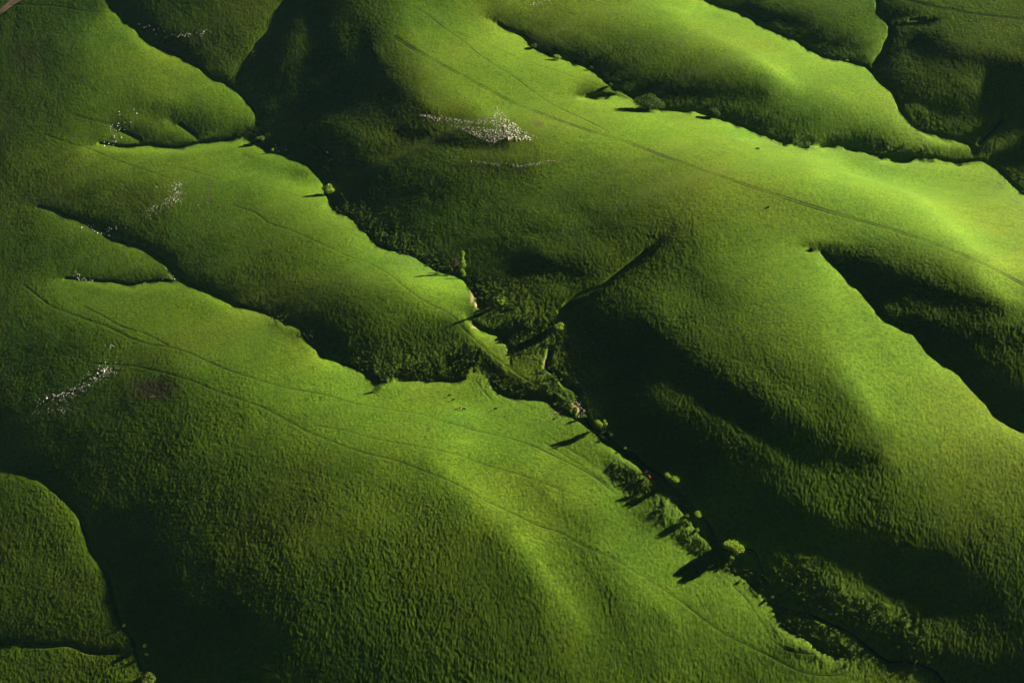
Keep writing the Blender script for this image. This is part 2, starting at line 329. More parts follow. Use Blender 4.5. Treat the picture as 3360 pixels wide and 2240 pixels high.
[(1300,10,52.2),(1400,20,54.9),(1500,10,67.8),(1580,30,78)],
[(1240,105,17),(1300,115,17),(1360,125,19.2),(1420,150,14.7),(1480,180,17)],
[(1350,70,38.9),(1430,110,33.4),(1500,150,29.8),(1600,160,36)],
[(1400,170,7),(1450,200,7),(1500,205,12.4),(1600,208,12.4),(1700,212,17),(1760,215,23.8)],
[(1480,80,43.6),(1580,110,46),(1680,150,44),(1760,180,48)],
[(1560,40,70),(1640,80,70),(1720,120,72),(1800,170,80),(1840,200,70)],
[(1640,30,70),(1720,70,70),(1800,110,70),(1880,150,72),(1960,180,68)],
[(1880,190,66),(1940,220,64),(2010,240,64),(2040,270,60)],
[(1780,210,48),(1850,240,46),(1920,260,46),(2000,290,46)],
[(1560,235,26.1),(1620,235,26.1),(1700,245,30.6),(1780,265,30.6),(1860,275,30)],
[(1650,258,12.4),(1700,268,12.4),(1760,285,14.7),(1820,310,21.5)],
[(1860,300,30),(1940,315,30),(1900,310,28.4)],
[(1960,280,40),(2040,310,46),(2100,325,50),(2160,340,44)],
[(1900,325,17),(1980,328,14.7),(2060,345,19.2)],
[(2060,340,30),(2140,355,30.6),(2200,350,32.9)],
# top right fields
[(1660,0,19.2),(1730,20,12.4),(1800,40,12.4),(1880,55,17)],
[(1760,0,34),(1840,10,38),(1920,20,40),(1980,10,44)],
[(1780,55,21.5),(1860,80,14.7),(1920,100,14.7),(1980,110,21.5)],
[(1880,40,32.9),(1940,60,36),(2000,60,44),(2020,80,48)],
[(1830,75,14.7),(1900,105,17),(1960,125,28.4),(2000,120,42)],
[(1960,90,32.9),(2000,100,38)],
[(2030,20,12.4),(2060,40,12.4),(2110,30,17)],
[(2060,0,30.6),(2120,10,34),(2200,10,38),(2300,10,40)],
[(2060,60,28.4),(2120,60,34),(2200,60,36),(2300,50,38),(2352,60,38)],
[(2060,90,21.5),(2080,130,28.4),(2120,170,26.1)],
[(2110,80,12.4),(2150,110,12.4),(2200,130,14.7),(2300,140,14.7),(2352,150,14.7)],
[(2180,90,30),(2260,100,36),(2352,120,32)],
[(2020,150,17),(2040,190,12.4),(2090,230,12.4),(2160,240,14.7),(2220,260,19.2)],
[(2120,150,21.5),(2180,170,26.1),(2240,180,32.9),(2250,220,30)],
[(2100,240,32.9),(2160,260,30.6),(2220,280,30.6)],
[(2080,260,30.6),(2110,285,32.9),(2180,300,26.1),(2220,300,17)],
[(2290,180,14.7),(2300,240,12.4),(2352,200,14.7)],
[(2290,300,17),(2340,260,17),(2352,300,14.7)],
[(2270,320,26.1),(2310,335,30.6),(2330,320,19.2)],
[(2260,345,14.7),(2320,360,12.4),(2352,370,14.7)],
[(2290,370,28.4),(2340,400,30.6)],
]
def resamp(pts,step):
    P=np.array(pts,float); out=[]
    for a,b in zip(P[:-1],P[1:]):
        n=max(1,int(np.hypot(*(b-a)[:2])/step))
        for i in range(n): out.append(a+(b-a)*i/n)
    out.append(P[-1]); return np.array(out)
def smoothline(pts,step=3):
    Q=resamp(pts,step); n=len(Q)
    if n<5: return Q
    k=3; pad=np.vstack([np.repeat(Q[:1],k,0),Q,np.repeat(Q[-1:],k,0)])
    R=sum(pad[i:i+n] for i in range(2*k+1))/(2*k+1); R[0]=Q[0]; R[-1]=Q[-1]; return R
def paint(CREEK,SOFT,S=4.0,W=2352,H=1568,M=60):
    w=int((W+2*M)/S); h=int((H+2*M)/S)
    acc=np.zeros((h,w)); wt=np.zeros((h,w))
    def put(x,y,v,g=1.0):
        i=int((y+M)/S); j=int((x+M)/S)
        if 0<=i<h and 0<=j<w: acc[i,j]+=v*g; wt[i,j]+=g
    for c in SOFT:
        for x,y,v in smoothline(c,4): put(x,y,v,.35)
    for c in CREEK:
        Q=smoothline(c,2); D=np.gradient(Q[:,:2],axis=0); D/=np.hypot(D[:,0],D[:,1])[:,None]+1e-9
        t=np.arange(len(Q))*2.0; wg=1.9*np.sin(t/9.0+Q[0,0])+1.9*np.sin(t/5.3+Q[0,1])*np.sin(t/31)+1.3*np.sin(t/2.9)*np.sin(t/23+1)
        wg*=np.clip(np.minimum(t,t[-1]-t)/15,0,1); Q[:,0]-=D[:,1]*wg; Q[:,1]+=D[:,0]*wg
        for (x,y,a,b),(dx,dy) in zip(Q,D):
            for o in (3,6): put(x-dy*o,y+dx*o,a,3); put(x+dy*o,y-dx*o,b,3)
    # multigrid-ish diffusion with pyramid init
    pyr=[(acc,wt)]
    while min(pyr[-1][0].shape)>6:
        a,t=pyr[-1]; hh,ww=a.shape; H2,W2=(hh+1)//2,(ww+1)//2
        A=np.zeros((H2*2,W2*2)); T=np.zeros((H2*2,W2*2)); A[:hh,:ww]=a; T[:hh,:ww]=t
        pyr.append((A.reshape(H2,2,W2,2).sum((1,3)),T.reshape(H2,2,W2,2).sum((1,3))))
    u=None
    for a,t in pyr[::-1]:
        if u is None: u=np.full(a.shape,a.sum()/t.sum())
        else: u=np.repeat(np.repeat(u,2,0),2,1)[:a.shape[0],:a.shape[1]]
        m=t>0; v=np.where(m,a/np.maximum(t,1e-9),0); k=np.where(m,8.0,0)
        for it in range(120):
            p=np.pad(u,1,mode='edge')
            s=p[:-2,1:-1]+p[2:,1:-1]+p[1:-1,:-2]+p[1:-1,2:]
            u=(s+k*v)/(4+k)
    return u,S,M
HX=1.25; SIG=.008; TMIN=-.02; GX0,GX1=-640,640; GY0,GY1=380,1500
F=LENS/36*2352
def project(x,y,z):
    c,s=math.cos(R(PITCH)),math.sin(R(PITCH)); dz=z-CAM_H
    dep=y*c-dz*s; up=y*s+dz*c
    return 1176+F*x/dep, 784-F*up/dep
def bil(A,i,j):
    i=np.clip(i,0,A.shape[0]-1.001); j=np.clip(j,0,A.shape[1]-1.001)
    i0=i.astype(int); j0=j.astype(int); a=i-i0; b=j-j0
    return (A[i0,j0]*(1-a)*(1-b)+A[i0+1,j0]*a*(1-b)+A[i0,j0+1]*(1-a)*b+A[i0+1,j0+1]*a*b)
def solve_terrain(U,S,M,h=HX,iters=36,verbose=False,K=1.0,amb=.0035,eps=.03,lam=.04,mu=2e-6,z0=None,c0=None):
    xs=np.arange(GX0,GX1+.1,h); ys=np.arange(GY0,GY1+.1,h); X,Y=np.meshgrid(xs,ys)
    ny,nx=X.shape; z=np.zeros_like(X)
    if z0 is not None:
        z=bil(z0,(Y-GY0)/h*(z0.shape[0]-1)/(ny-1),(X-GX0)/h*(z0.shape[1]-1)/(nx-1))
    ce,se=math.cos(R(SUN_EL)),math.sin(R(SUN_EL)); ca,sa=math.cos(R(SUN_AZ)),math.sin(R(SUN_AZ)); te=se/ce
    PY,PX=2*ny,2*nx
    ky=2*np.pi*np.fft.fftfreq(PY,h)[:,None]; kx=2*np.pi*np.fft.rfftfreq(PX,h)[None]
    ks=kx*ca+ky*sa; kt=-kx*sa+ky*ca; k2=kx*kx+ky*ky
    den=ks**2+eps*kt**2+lam*k2**2*h*h+mu
    # edge fade so the padded field is periodic
    def fade(t,a,b,w): return np.clip(np.minimum(t-a,b-t)/w,0,1)
    wx=fade(xs,GX0,GX1,90)[None]; wy=fade(ys,GY0,GY1,90)[:,None]; w=(wx*wx*(3-2*wx))*(wy*wy*(3-2*wy))
    corr=np.zeros_like(z) if c0 is None else bil(c0,(Y-GY0)/h*(c0.shape[0]-1)/(ny-1),(X-GX0)/h*(c0.shape[1]-1)/(nx-1))
    for it in range(iters):
        u,v=project(X,Y,z)
        T=bil(U,(v+M)/S-.5,(u+M)/S-.5)/100; T=T*(T/.8)**.24
        I=np.clip(T**2.2-amb,-.004,None)*K
        gy,gx=np.gradient(z,h); p=gx*ca+gy*sa; q=-gx*sa+gy*ca
        # shadows: march towards the sun
        hor=np.full_like(z,-9e9)
        d=0
        sh=np.zeros(z.shape,bool)
        for n in list(range(2,24,2))+list(range(24,150,6)):
            sx=n*ca; sy=n*sa
            i=np.arange(ny)[:,None]+sy+0*z; j=np.arange(nx)[None]+sx+0*z
            zz=bil(z,i,j); sh|=(zz-z)>n*h*te+.15
        nrm=np.sqrt(1+p*p+q*q)
        ach=np.clip((-p*ce+se)/nrm,0,None); achs=np.where(sh,0,ach)
        if verbose:
            inf=(u>0)&(u<2352)&(v>0)&(v<1568)
            disp=lambda a:(np.clip(a/K+amb,0,None))**(1/2.2)
            print(it,'rms',float(np.sqrt(np.mean((disp(achs)-T)[inf]**2))),'z',float(z[inf].min()),float(z[inf].max()),'shadow',float(sh[inf].mean()),'bad',float((sh&(T>.25))[inf].mean()),'miss',float(((achs>.03)&(T<.15))[inf].mean()))
        Ic=np.maximum(I,1e-4); tgt=np.clip(Ic-SIG**2/Ic,TMIN,.9)
        pt=(se-tgt*nrm)/ce        # p giving the wanted intensity
        pt=np.clip(pt,-1.0,.55)
        g=pt*w
        if it>3 or z0 is not None:
            err=np.where(sh&(I<.05),0,(pt-p)); corr+=.5*np.clip(err,-.3,.3)*w; corr*=.97; corr+=.25*(.5*(np.roll(corr,1,0)+np.roll(corr,-1,0))-corr)
        G=np.fft.rfft2(np.pad(g+corr,((0,PY-ny),(0,PX-nx))))
        z=np.fft.irfft2(-1j*ks*G/den,s=(PY,PX))[:ny,:nx]
        if it==0 and z0 is None: z*=.6
        z-=z[(Y>600)&(Y<1100)&(abs(X)<300)].mean()
    return xs,ys,z,achs,u,v,corr
# photo positions (2352 px wide study) of lines and spots on the hillsides
TRACKS=[ # (name,label?,half gauge m or 0, width m, points)
('farm_track',1.05,.85,[(905,84),(952,114),(1024,154),(1077,182),(1131,211),(1184,239),(1238,259),(1292,279),(1363,304),(1434,325),(1512,354),(1619,393),(1726,429),(1833,464),(1905,486),(2012,516),(2048,527),(2119,550),(2190,577),(2280,615),(2352,654),(2400,678)]),
('farm_track',1.0,.8,[(2050,-8),(2083,0),(2155,18),(2226,30),(2352,46),(2400,52)]),
('path',0,.7,[(947,14),(985,36),(1024,68),(1063,93),(1099,125),(1149,157),(1185,179),(1231,216),(1274,243),(1345,275),(1399,303)]),
('path',0,.45,[(1042,73),(1095,93),(1149,114),(1202,139),(1274,161),(1327,179),(1381,198),(1427,214)]),
('path',0,.4,[(171,264),(214,277),(250,286)]),
('path',0,.45,[(100,307),(150,327),(200,339),(250,361),(307,382),(350,396),(386,409)]),
('path',0,.35,[(414,386),(453,396),(500,411)]),
('path',0,.4,[(536,471),(589,489),(614,511),(678,533),(750,565),(792,586),(845,602),(899,633),(935,665),(977,693),(1027,716),(1049,732),(1063,754),(1095,782),(1134,818),(1170,843),(1213,875),(1263,890),(1313,918)]),
('path',0,.6,[(54,654),(118,704),(211,738),(257,754),(296,775),(339,790),(400,799),(439,811),(482,832),(536,854),(600,875),(660,891),(756,907),(810,925),(881,938),(963,950),(1024,968),(1077,984),(1134,998),(1184,1009),(1231,1026),(1274,1047),(1327,1072),(1370,1097),(1409,1129)]),
('path',0,.4,[(193,704),(240,728),(278,750),(339,768),(386,793)]),
('path',0,.45,[(214,834),(311,840),(389,859),(446,875),(500,900),(557,918),(607,936),(660,965),(707,993),(768,1015),(827,1037),(917,1058),(970,1079),(1031,1103),(1077,1126),(1113,1149),(1170,1174),(1238,1208),(1284,1219),(1334,1251),(1413,1283),(1470,1319),(1512,1344),(1573,1386),(1655,1451),(1708,1476),(1780,1511),(1833,1540),(1887,1551),(1940,1547)]),
('path',0,.35,[(721,977),(786,986),(845,1004),(917,1018),(952,1022),(1052,1044),(1113,1067),(1184,1087),(1284,1122),(1345,1147)]),
('path',0,.45,[(1683,1344),(1712,1369),(1741,1415),(1776,1472),(1812,1494),(1869,1501)]),
('path',0,.4,[(1249,1015),(1291,1040),(1334,1069),(1399,1115)]),
('path',0,.35,[(1262,1003),(1300,1026),(1340,1050),(1375,1075)]),
('path',0,.5,[(21,11),(71,11),(143,16),(200,27),(261,29)]),
('path',0,.4,[(1092,872),(1117,907),(1134,922)]),
('path',0,.4,[(1159,911),(1202,925),(1256,957)]),
('path',0,.4,[(1586,1195),(1610,1228),(1645,1262),(1680,1300),(1715,1338),(1745,1362)]),
]
ROAD=[(-60,78),(-20,44),(10,20),(42,-6),(90,-42)]
STREAMS=[ # width m, points
(1.5,[(1262,800),(1254,815),(1252,829),(1258,842),(1267,854),(1284,868),(1302,879),(1316,888),(1324,897),(1323,910),(1327,922),(1336,933)]),
(2.5,[(1322,926),(1332,934),(1341,941),(1334,950),(1324,957)]),
(1.0,[(1330,952),(1345,968),(1363,979),(1390,996),(1417,1011),(1434,1032),(1462,1052),(1500,1078),(1545,1112),(1590,1155),(1619,1194),(1633,1229),(1665,1262),(1700,1262),(1741,1262),(1748,1285),(1755,1311),(1754,1335),(1760,1358),(1785,1380),(1816,1397),(1869,1415),(1905,1424),(1941,1444),(1976,1472),(2012,1501),(2048,1517),(2110,1525),(2155,1535),(2169,1558),(2175,1590)]),
(2.5,[(2306,268),(2290,285),(2278,298),(2264,318),(2252,330)]),
(1.2,[(1080,640),(1092,660),(1104,680),(1106,702)]),
(1.4,[(720,335),(745,345),(762,362),(766,385)]),
]
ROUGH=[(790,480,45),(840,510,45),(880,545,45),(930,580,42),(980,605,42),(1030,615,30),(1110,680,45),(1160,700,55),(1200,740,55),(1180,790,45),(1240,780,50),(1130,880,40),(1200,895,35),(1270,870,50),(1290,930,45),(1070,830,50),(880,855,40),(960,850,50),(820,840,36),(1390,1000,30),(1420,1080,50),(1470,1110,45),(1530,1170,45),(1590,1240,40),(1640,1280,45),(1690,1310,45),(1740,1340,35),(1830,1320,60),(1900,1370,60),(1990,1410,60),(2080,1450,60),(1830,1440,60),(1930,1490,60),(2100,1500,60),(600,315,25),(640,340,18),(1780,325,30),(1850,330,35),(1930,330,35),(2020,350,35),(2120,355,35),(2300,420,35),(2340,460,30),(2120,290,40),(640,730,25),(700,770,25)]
SOIL=[ # x,y,rx,ry,strength  dry or bare brownish ground
(352,893,72,30,.85),(290,915,60,16,.5),(480,440,10,36,.5),(455,485,16,20,.4),(60,130,70,60,.55),(20,280,30,120,.5),(1238,285,14,10,.7),(1225,275,30,22,.35),(100,470,70,28,.35),(0,900,60,120,.4),(40,1010,60,60,.4),(400,1450,160,60,.35),(700,1400,160,60,.25),(900,1500,120,50,.3),(2290,1440,60,30,.45),(890,60,20,50,.25),(1330,935,12,14,.6)]
BARE=[ # pale eroded banks
(1084,684,5,16,.9),(1092,700,5,10,.8),(1088,752,12,5,.7),(1055,716,6,4,.6),(1150,780,14,3,.7),(350,910,16,4,.7),(1276,946,10,5,.7),(1353,974,8,4,.8),(1251,832,3,7,.9),(1318,930,9,7,.9),(1333,940,10,10,.95),(556,304,4,5,.8),(1790,1388,18,4,.5),(1600,1215,16,5,.35),(1625,1235,12,5,.4),(870,575,8,5,.5),(1700,300,60,3,.3)]
# ---------------------------------------------------------------- terrain
U,S_,M_=paint(CREEK,SOFT)
_,_,zc,_,_,_,cc=solve_terrain(U,S_,M_,h=2.5,iters=36)
xs,ys,Z,_,_,_,_=solve_terrain(U,S_,M_,h=HX,iters=6,z0=zc,c0=cc)
HH=HX
# noise helpers for the tufts
def vnoise(x,y,lam,seed):
    u=x/lam; v=y/lam; i=np.floor(u).astype(np.int64); j=np.floor(v).astype(np.int64); a=(u-i); b=(v-j)
    a=a*a*(3-2*a); b=b*b*(3-2*b)
    def hsh(i,j):
        n=(i*374761393+j*668265263+seed*2147483647)&0xffffffff
        n=((n^(n>>13))*1274126177)&0xffffffff
        return ((n^(n>>16))&0xffff)/65535.0
    return (hsh(i,j)*(1-a)+hsh(i+1,j)*a)*(1-b)+(hsh(i,j+1)*(1-a)+hsh(i+1,j+1)*a)*b
def fbm(x,y,lam,seed,o=3,g=.5):
    s=0;w=1;t=0
    for k in range(o):
        c,sn=math.cos(k*1.1+.4),math.sin(k*1.1+.4)
        s=s+w*vnoise(x*c-y*sn,x*sn+y*c,lam/2**k,seed+k*17); t+=w; w*=g
    return s/t
_x,_y=np.meshgrid(xs,ys)
Z=Z+(fbm(_x*.8+_y*.6,(_y*.8-_x*.6)*.55,34,71,3)-.5)*.42+(fbm(_x,_y,11,73,3,.6)-.5)*.13
def gp_many(px,py):
    """points of the hillside seen at study positions px,py"""
    px=np.asarray(px,float); py=np.asarray(py,float)
    s,c=math.sin(R(PITCH)),math.cos(R(PITCH)); up=(784-py)/F; dx=(px-1176)/F; dy=c+up*s; dz=-s+up*c
    z=np.zeros_like(px)
    for _ in range(40):
        t=(z-CAM_H)/dz; x=dx*t; y=dy*t
        z=.5*z+.5*bil(Z,(y-ys[0])/HH,(x-xs[0])/HH)
    t=(z-CAM_H)/dz
    return dx*t,dy*t,z
def gp(px,py):
    a,b,c=gp_many([px],[py]); return float(a[0]),float(b[0]),float(c[0])
def resample_world(pts,step):
    Q=smoothline([(x,y,0) for x,y in pts],4)
    x,y,_=gp_many(Q[:,0],Q[:,1]); d=np.concatenate([[0],np.cumsum(np.hypot(np.diff(x),np.diff(y)))]); n=max(2,int(d[-1]/step))
    t=np.linspace(0,d[-1],n); x=np.interp(t,d,x); y=np.interp(t,d,y)
    for _ in range(3):
        x[1:-1]=(x[:-2]+2*x[1:-1]+x[2:])/4; y[1:-1]=(y[:-2]+2*y[1:-1]+y[2:])/4
    return list(zip(x,y))
track_pts=[resample_world(t[3],1.6) for t in TRACKS]; road_pts=resample_world(ROAD,2.5); stream_pts=[resample_world(t[1],1.6) for t in STREAMS]
stream_pts=[[(x+.9*math.sin(k*.45)+.7*math.sin(k*.19+1),y+.9*math.cos(k*.37)) for k,(x,y) in enumerate(g)] for g in stream_pts]
def roughness_at(u,v):
    m=np.zeros_like(np.asarray(u,float))
    for cx,cy,rad in ROUGH: m=np.maximum(m,np.exp(-(((u-cx)/rad)**2+((v-cy)/(rad*.75))**2)))
    return m
def cubic(A,i,j):
    i=np.clip(i,1,A.shape[0]-2.001); j=np.clip(j,1,A.shape[1]-2.001)
    i0=i.astype(np.int64); j0=j.astype(np.int64); a=i-i0; b=j-j0
    def wts(t): return (-.5*t+t*t-.5*t**3, 1-2.5*t*t+1.5*t**3, .5*t+2*t*t-1.5*t**3, -.5*t*t+.5*t**3)
    wa=wts(a); wb=wts(b); out=0
    i0=np.minimum(i0,A.shape[0]-3); j0=np.minimum(j0,A.shape[1]-3)
    for m in range(4):
        r=0
        for k in range(4): r=r+wb[k]*A[i0-1+m,j0-1+k]
        out=out+wa[m]*r
    return out
# the sheet: a grid that widens with distance, then growing steps out to the horizon
def grow(first,n,ratio):
    out=[];c=0;s=first
    for k in range(n): s*=ratio; c+=s; out.append(c)
    return np.array(out)
NC=2050; sx=np.linspace(-1.3,1.3,NC); ds=sx[1]-sx[0]
g_=grow(ds,36,1.2); sx=np.concatenate([-1.3-g_[::-1],sx,1.3+g_])
ys_=[430.0]
while ys_[-1]<1470: ys_.append(ys_[-1]+.50+.36*(ys_[-1]-430)/1040)
ys_=np.array(ys_); yy_=np.concatenate([430-grow(.55,33,1.2)[::-1],ys_,1470+grow(1.0,34,1.22)])
wid=(np.clip(yy_,300,2500)*.809+341)*.3333
XX=sx[None]*wid[:,None]; YY=np.repeat(yy_[:,None],len(sx),1)
ZA=cubic(Z,(YY-ys[0])/HH,(XX-xs[0])/HH)
dout=np.maximum(np.maximum(xs[0]-XX,XX-xs[-1]),np.maximum(ys[0]-YY,YY-ys[-1])).clip(0)
fall=np.exp(-dout/260.0)
ZA=ZA*fall+(1-fall)*(-22+14*np.sin(XX/170+YY/330)*np.cos(YY/210-XX/500))*np.exp(-(dout/5000)**2)
Z0=ZA.copy()
near=(np.abs(sx)[None]<1.4)*((yy_>420)&(yy_<1480))[:,None]
patch=.6+.8*fbm(XX,YY,26,5,3)
tuft=(vnoise(XX,YY,.56,1)-.5)*.15+(vnoise(XX*.8-YY*.6,XX*.6+YY*.8,1.15,5)-.5)*.10+(fbm(XX,YY,5,9,2)-.5)*.06
u_,v_=project(XX,YY,ZA)
rough=np.zeros(XX.shape,np.float32); soil=rough.copy(); bare=rough.copy()
def blobs(dst,lst,f=1.0):
    for t in lst:
        cx,cy,rx,ry,st=t if len(t)==5 else (t[0],t[1],t[2],t[2]*.75,1.0)
        sel=(np.abs(u_-cx)<2.6*rx)&(np.abs(v_-cy)<2.6*ry)
        dst[sel]=np.maximum(dst[sel],st*np.exp(-(((u_[sel]-cx)/rx)**2+((v_[sel]-cy)/ry)**2)))
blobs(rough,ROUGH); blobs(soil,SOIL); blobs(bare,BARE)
flat=np.zeros(XX.shape,np.float32)
def near_line(pts,rad,fn):
    P=np.array(pts)
    for a in range(0,len(P)-1,12):
        Q=P[a:a+14]; y0,y1=Q[:,1].min()-rad,Q[:,1].max()+rad; x0,x1=Q[:,0].min()-rad,Q[:,0].max()+rad
        i0,i1=np.searchsorted(yy_,[y0,y1]); 
        if i1<=i0: continue
        w0=wid[i0:i1]; c=[x0/w0.min(),x0/w0.max(),x1/w0.min(),x1/w0.max()]
        j0,j1=np.searchsorted(sx,[min(c),max(c)])
        if j1<=j0: continue
        X_=XX[i0:i1,j0:j1]; Y_=YY[i0:i1,j0:j1]; d=np.full(X_.shape,1e9)
        for p,q_ in zip(Q[:-1],Q[1:]):
            e=q_-p; t=np.clip(((X_-p[0])*e[0]+(Y_-p[1])*e[1])/(e@e+1e-9),0,1); d=np.minimum(d,np.hypot(X_-p[0]-t*e[0],Y_-p[1]-t*e[1]))
        fn(slice(i0,i1),slice(j0,j1),d)
carve=np.zeros(XX.shape,np.float32)
def mk(hw,depth,soft):
    def fn(i,j,d):
        k=np.clip((hw+soft-d)/soft,0,1); k=k*k*(3-2*k)
        flat[i,j]=np.maximum(flat[i,j],k); carve[i,j]=np.maximum(carve[i,j],k*depth)
    return fn
def mkg(hw,depth,soft):
    def fn(i,j,d):
        k=np.clip((hw+soft-d)/soft,0,1); carve[i,j]=np.maximum(carve[i,j],k*k*(3-2*k)*depth)
    return fn
for (nm,g,w,p),G in zip(TRACKS,track_pts): near_line(G,g+w/2+2.2,mk(g+w/2+.2,.08,.7))
near_line(road_pts,7.5,mk(4.6,.12,1.5))
for (w,p),G in zip(STREAMS,stream_pts): near_line(G,w/2+4.5,mk(w/2+.1,.75,1.9))
for cr in CREEK:
    G=resample_world([(c_[0]+2.5,c_[1]-2.0) for c_ in cr],2.0)[7:-5]; near_line(G,4,mkg(.2,.6,2.2))
hump=(fbm(XX,YY,7,31,3,.6)-.5)*1.5+(fbm(XX,YY,3.2,37,2,.6)-.5)*.9
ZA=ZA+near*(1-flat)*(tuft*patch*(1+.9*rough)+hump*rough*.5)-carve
NY,NX=ZA.shape
co=np.stack([XX,YY,ZA],-1).reshape(-1,3).astype(np.float32)
idx=np.arange(NY*NX).reshape(NY,NX)
q=np.stack([idx[:-1,:-1],idx[:-1,1:],idx[1:,1:],idx[1:,:-1]],-1).reshape(-1,4)
print('ground verts',len(co))
me=bpy.data.meshes.new('ground'); me.vertices.add(len(co)); me.vertices.foreach_set('co',co.ravel())
me.loops.add(q.size); me.loops.foreach_set('vertex_index',q.ravel().astype(np.int32))
me.polygons.add(len(q)); me.polygons.foreach_set('loop_start',np.arange(0,q.size,4,dtype=np.int32))
try: me.polygons.foreach_set('loop_total',np.full(len(q),4,dtype=np.int32))
except Exception: pass
me.polygons.foreach_set('use_smooth',np.ones(len(q),dtype=bool)); me.update()
ground_ob=bpy.data.objects.new('ground',me); C.objects.link(ground_ob); ground_ob['kind']='structure'
# ---------------------------------------------------------------- materials
def newmat(name):
    m=bpy.data.materials.new(name); m.use_nodes=True; n=m.node_tree; n.nodes.clear()
    o=n.nodes.new('ShaderNodeOutputMaterial'); b=n.nodes.new('ShaderNodeBsdfPrincipled'); n.links.new(b.outputs[0],o.inputs[0])
    b.inputs['Roughness'].default_value=.9; b.inputs['Specular IOR Level'].default_value=.1
    return m,n,b
def N(n,t,**k):
    x=n.nodes.new(t)
    for a,v in k.items(): setattr(x,a,v)
    return x
def noise(n,vec,scale,detail=3,rough=.55,dist=0):
    x=N(n,'ShaderNodeTexNoise'); x.inputs['Scale'].default_value=scale; x.inputs['Detail'].default_value=detail
    x.inputs['Roughness'].default_value=rough; x.inputs['Distortion'].default_value=dist
    n.links.new(vec,x.inputs['Vector']); return x.outputs[0]
def ramp(n,f,*st):
    x=N(n,'ShaderNodeValToRGB'); e=x.color_ramp.elements
    while len(e)<len(st): e.new(.5)
    for k,(p,c) in enumerate(st): e[k].position=p; e[k].color=(*c,1) if len(c)==3 else c
    n.links.new(f,x.inputs[0]); return x.outputs[0]
def mixc(n,f,a,b,mode='MIX'):
    x=N(n,'ShaderNodeMix',data_type='RGBA',blend_type=mode)
    for s,v in ((0,f),(6,a),(7,b)):
        if hasattr(v,'links') or hasattr(v,'is_linked'): n.links.new(v,x.inputs[s])
        else: x.inputs[s].default_value=v if s==0 else (*v,1)
    return x.outputs[2]
def mth(n,op,a,b=0.0):
    x=N(n,'ShaderNodeMath',operation=op)
    for s,v in ((0,a),(1,b)):
        if hasattr(v,'is_linked'): n.links.new(v,x.inputs[s])
        else: x.inputs[s].default_value=v
    return x.outputs[0]
gm,n,b=newmat('grass')
geo=N(n,'ShaderNodeNewGeometry'); P=geo.outputs['Position']
big=noise(n,P,.006,4,.6); mid=noise(n,P,.035,4,.6,.5); fin=noise(n,P,.55,4,.7); tuft=noise(n,P,.22,3,.6)
c=ramp(n,big,(.3,(.060,.148,.0085)),(.5,(.082,.162,.0075)),(.7,(.110,.154,.009)))
c=mixc(n,ramp(n,mid,(.35,(0,0,0)),(.75,(.7,.7,.7))),c,(.10,.178,.009))
c=mixc(n,ramp(n,tuft,(.5,(0,0,0)),(.8,(.6,.6,.6))),c,(.045,.115,.010))
c=mixc(n,.75,c,ramp(n,fin,(.3,(.3,.36,.3)),(.5,(1,1,1)),(.7,(1.6,1.5,1.2))),'MULTIPLY')  # tuft colour grain, with shade in the gaps put into the colour
vo=N(n,'ShaderNodeTexVoronoi'); vo.inputs['Scale'].default_value=.16; n.links.new(P,vo.inputs['Vector'])
dens=noise(n,P,.013,3,.6)
thr=mth(n,'MULTIPLY',mth(n,'SUBTRACT',dens,.42),.75)
dot=mth(n,'LESS_THAN',vo.outputs['Distance'],thr)
c=mixc(n,mth(n,'MULTIPLY',dot,.6),c,(.018,.045,.008))
wv=noise(n,P,.02,5,.7,1.2)
c=mixc(n,.55,c,ramp(n,wv,(.35,(.72,.80,.75)),(.5,(1,1,1)),(.66,(1.22,1.12,1.0))),'MULTIPLY')
def attr(nm_):
    x=N(n,'ShaderNodeAttribute',attribute_name=nm_); return x.outputs['Fac']
n3=noise(n,P,.12,4,.65)
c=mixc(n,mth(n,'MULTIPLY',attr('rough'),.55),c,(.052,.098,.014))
sm=ramp(n,mth(n,'ADD',attr('soil'),mth(n,'MULTIPLY',n3,.5)),(.5,(0,0,0)),(1.15,(.8,.8,.8)))
c=mixc(n,sm,c,(.082,.072,.036))
bmk=ramp(n,mth(n,'ADD',attr('bare'),mth(n,'MULTIPLY',fin,.35)),(.55,(0,0,0)),(.85,(1,1,1)))
c=mixc(n,bmk,c,(.27,.20,.11))
n.links.new(c,b.inputs['Base Color'])
h1=mth(n,'MULTIPLY',fin,1.0); h2=mth(n,'MULTIPLY',tuft,1.2); h=mth(n,'ADD',h1,h2)
bp=N(n,'ShaderNodeBump'); bp.inputs['Strength'].default_value=1; bp.inputs['Distance'].default_value=0.06
n.links.new(h,bp.inputs['Height']); n.links.new(bp.outputs[0],b.inputs['Normal'])
for nm_,arr in (('rough',rough),('soil',soil),('bare',bare)):
    at_=me.attributes.new(nm_,'FLOAT','POINT'); at_.data.foreach_set('value',np.ascontiguousarray(arr,np.float32).ravel())
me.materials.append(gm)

ZF=Z
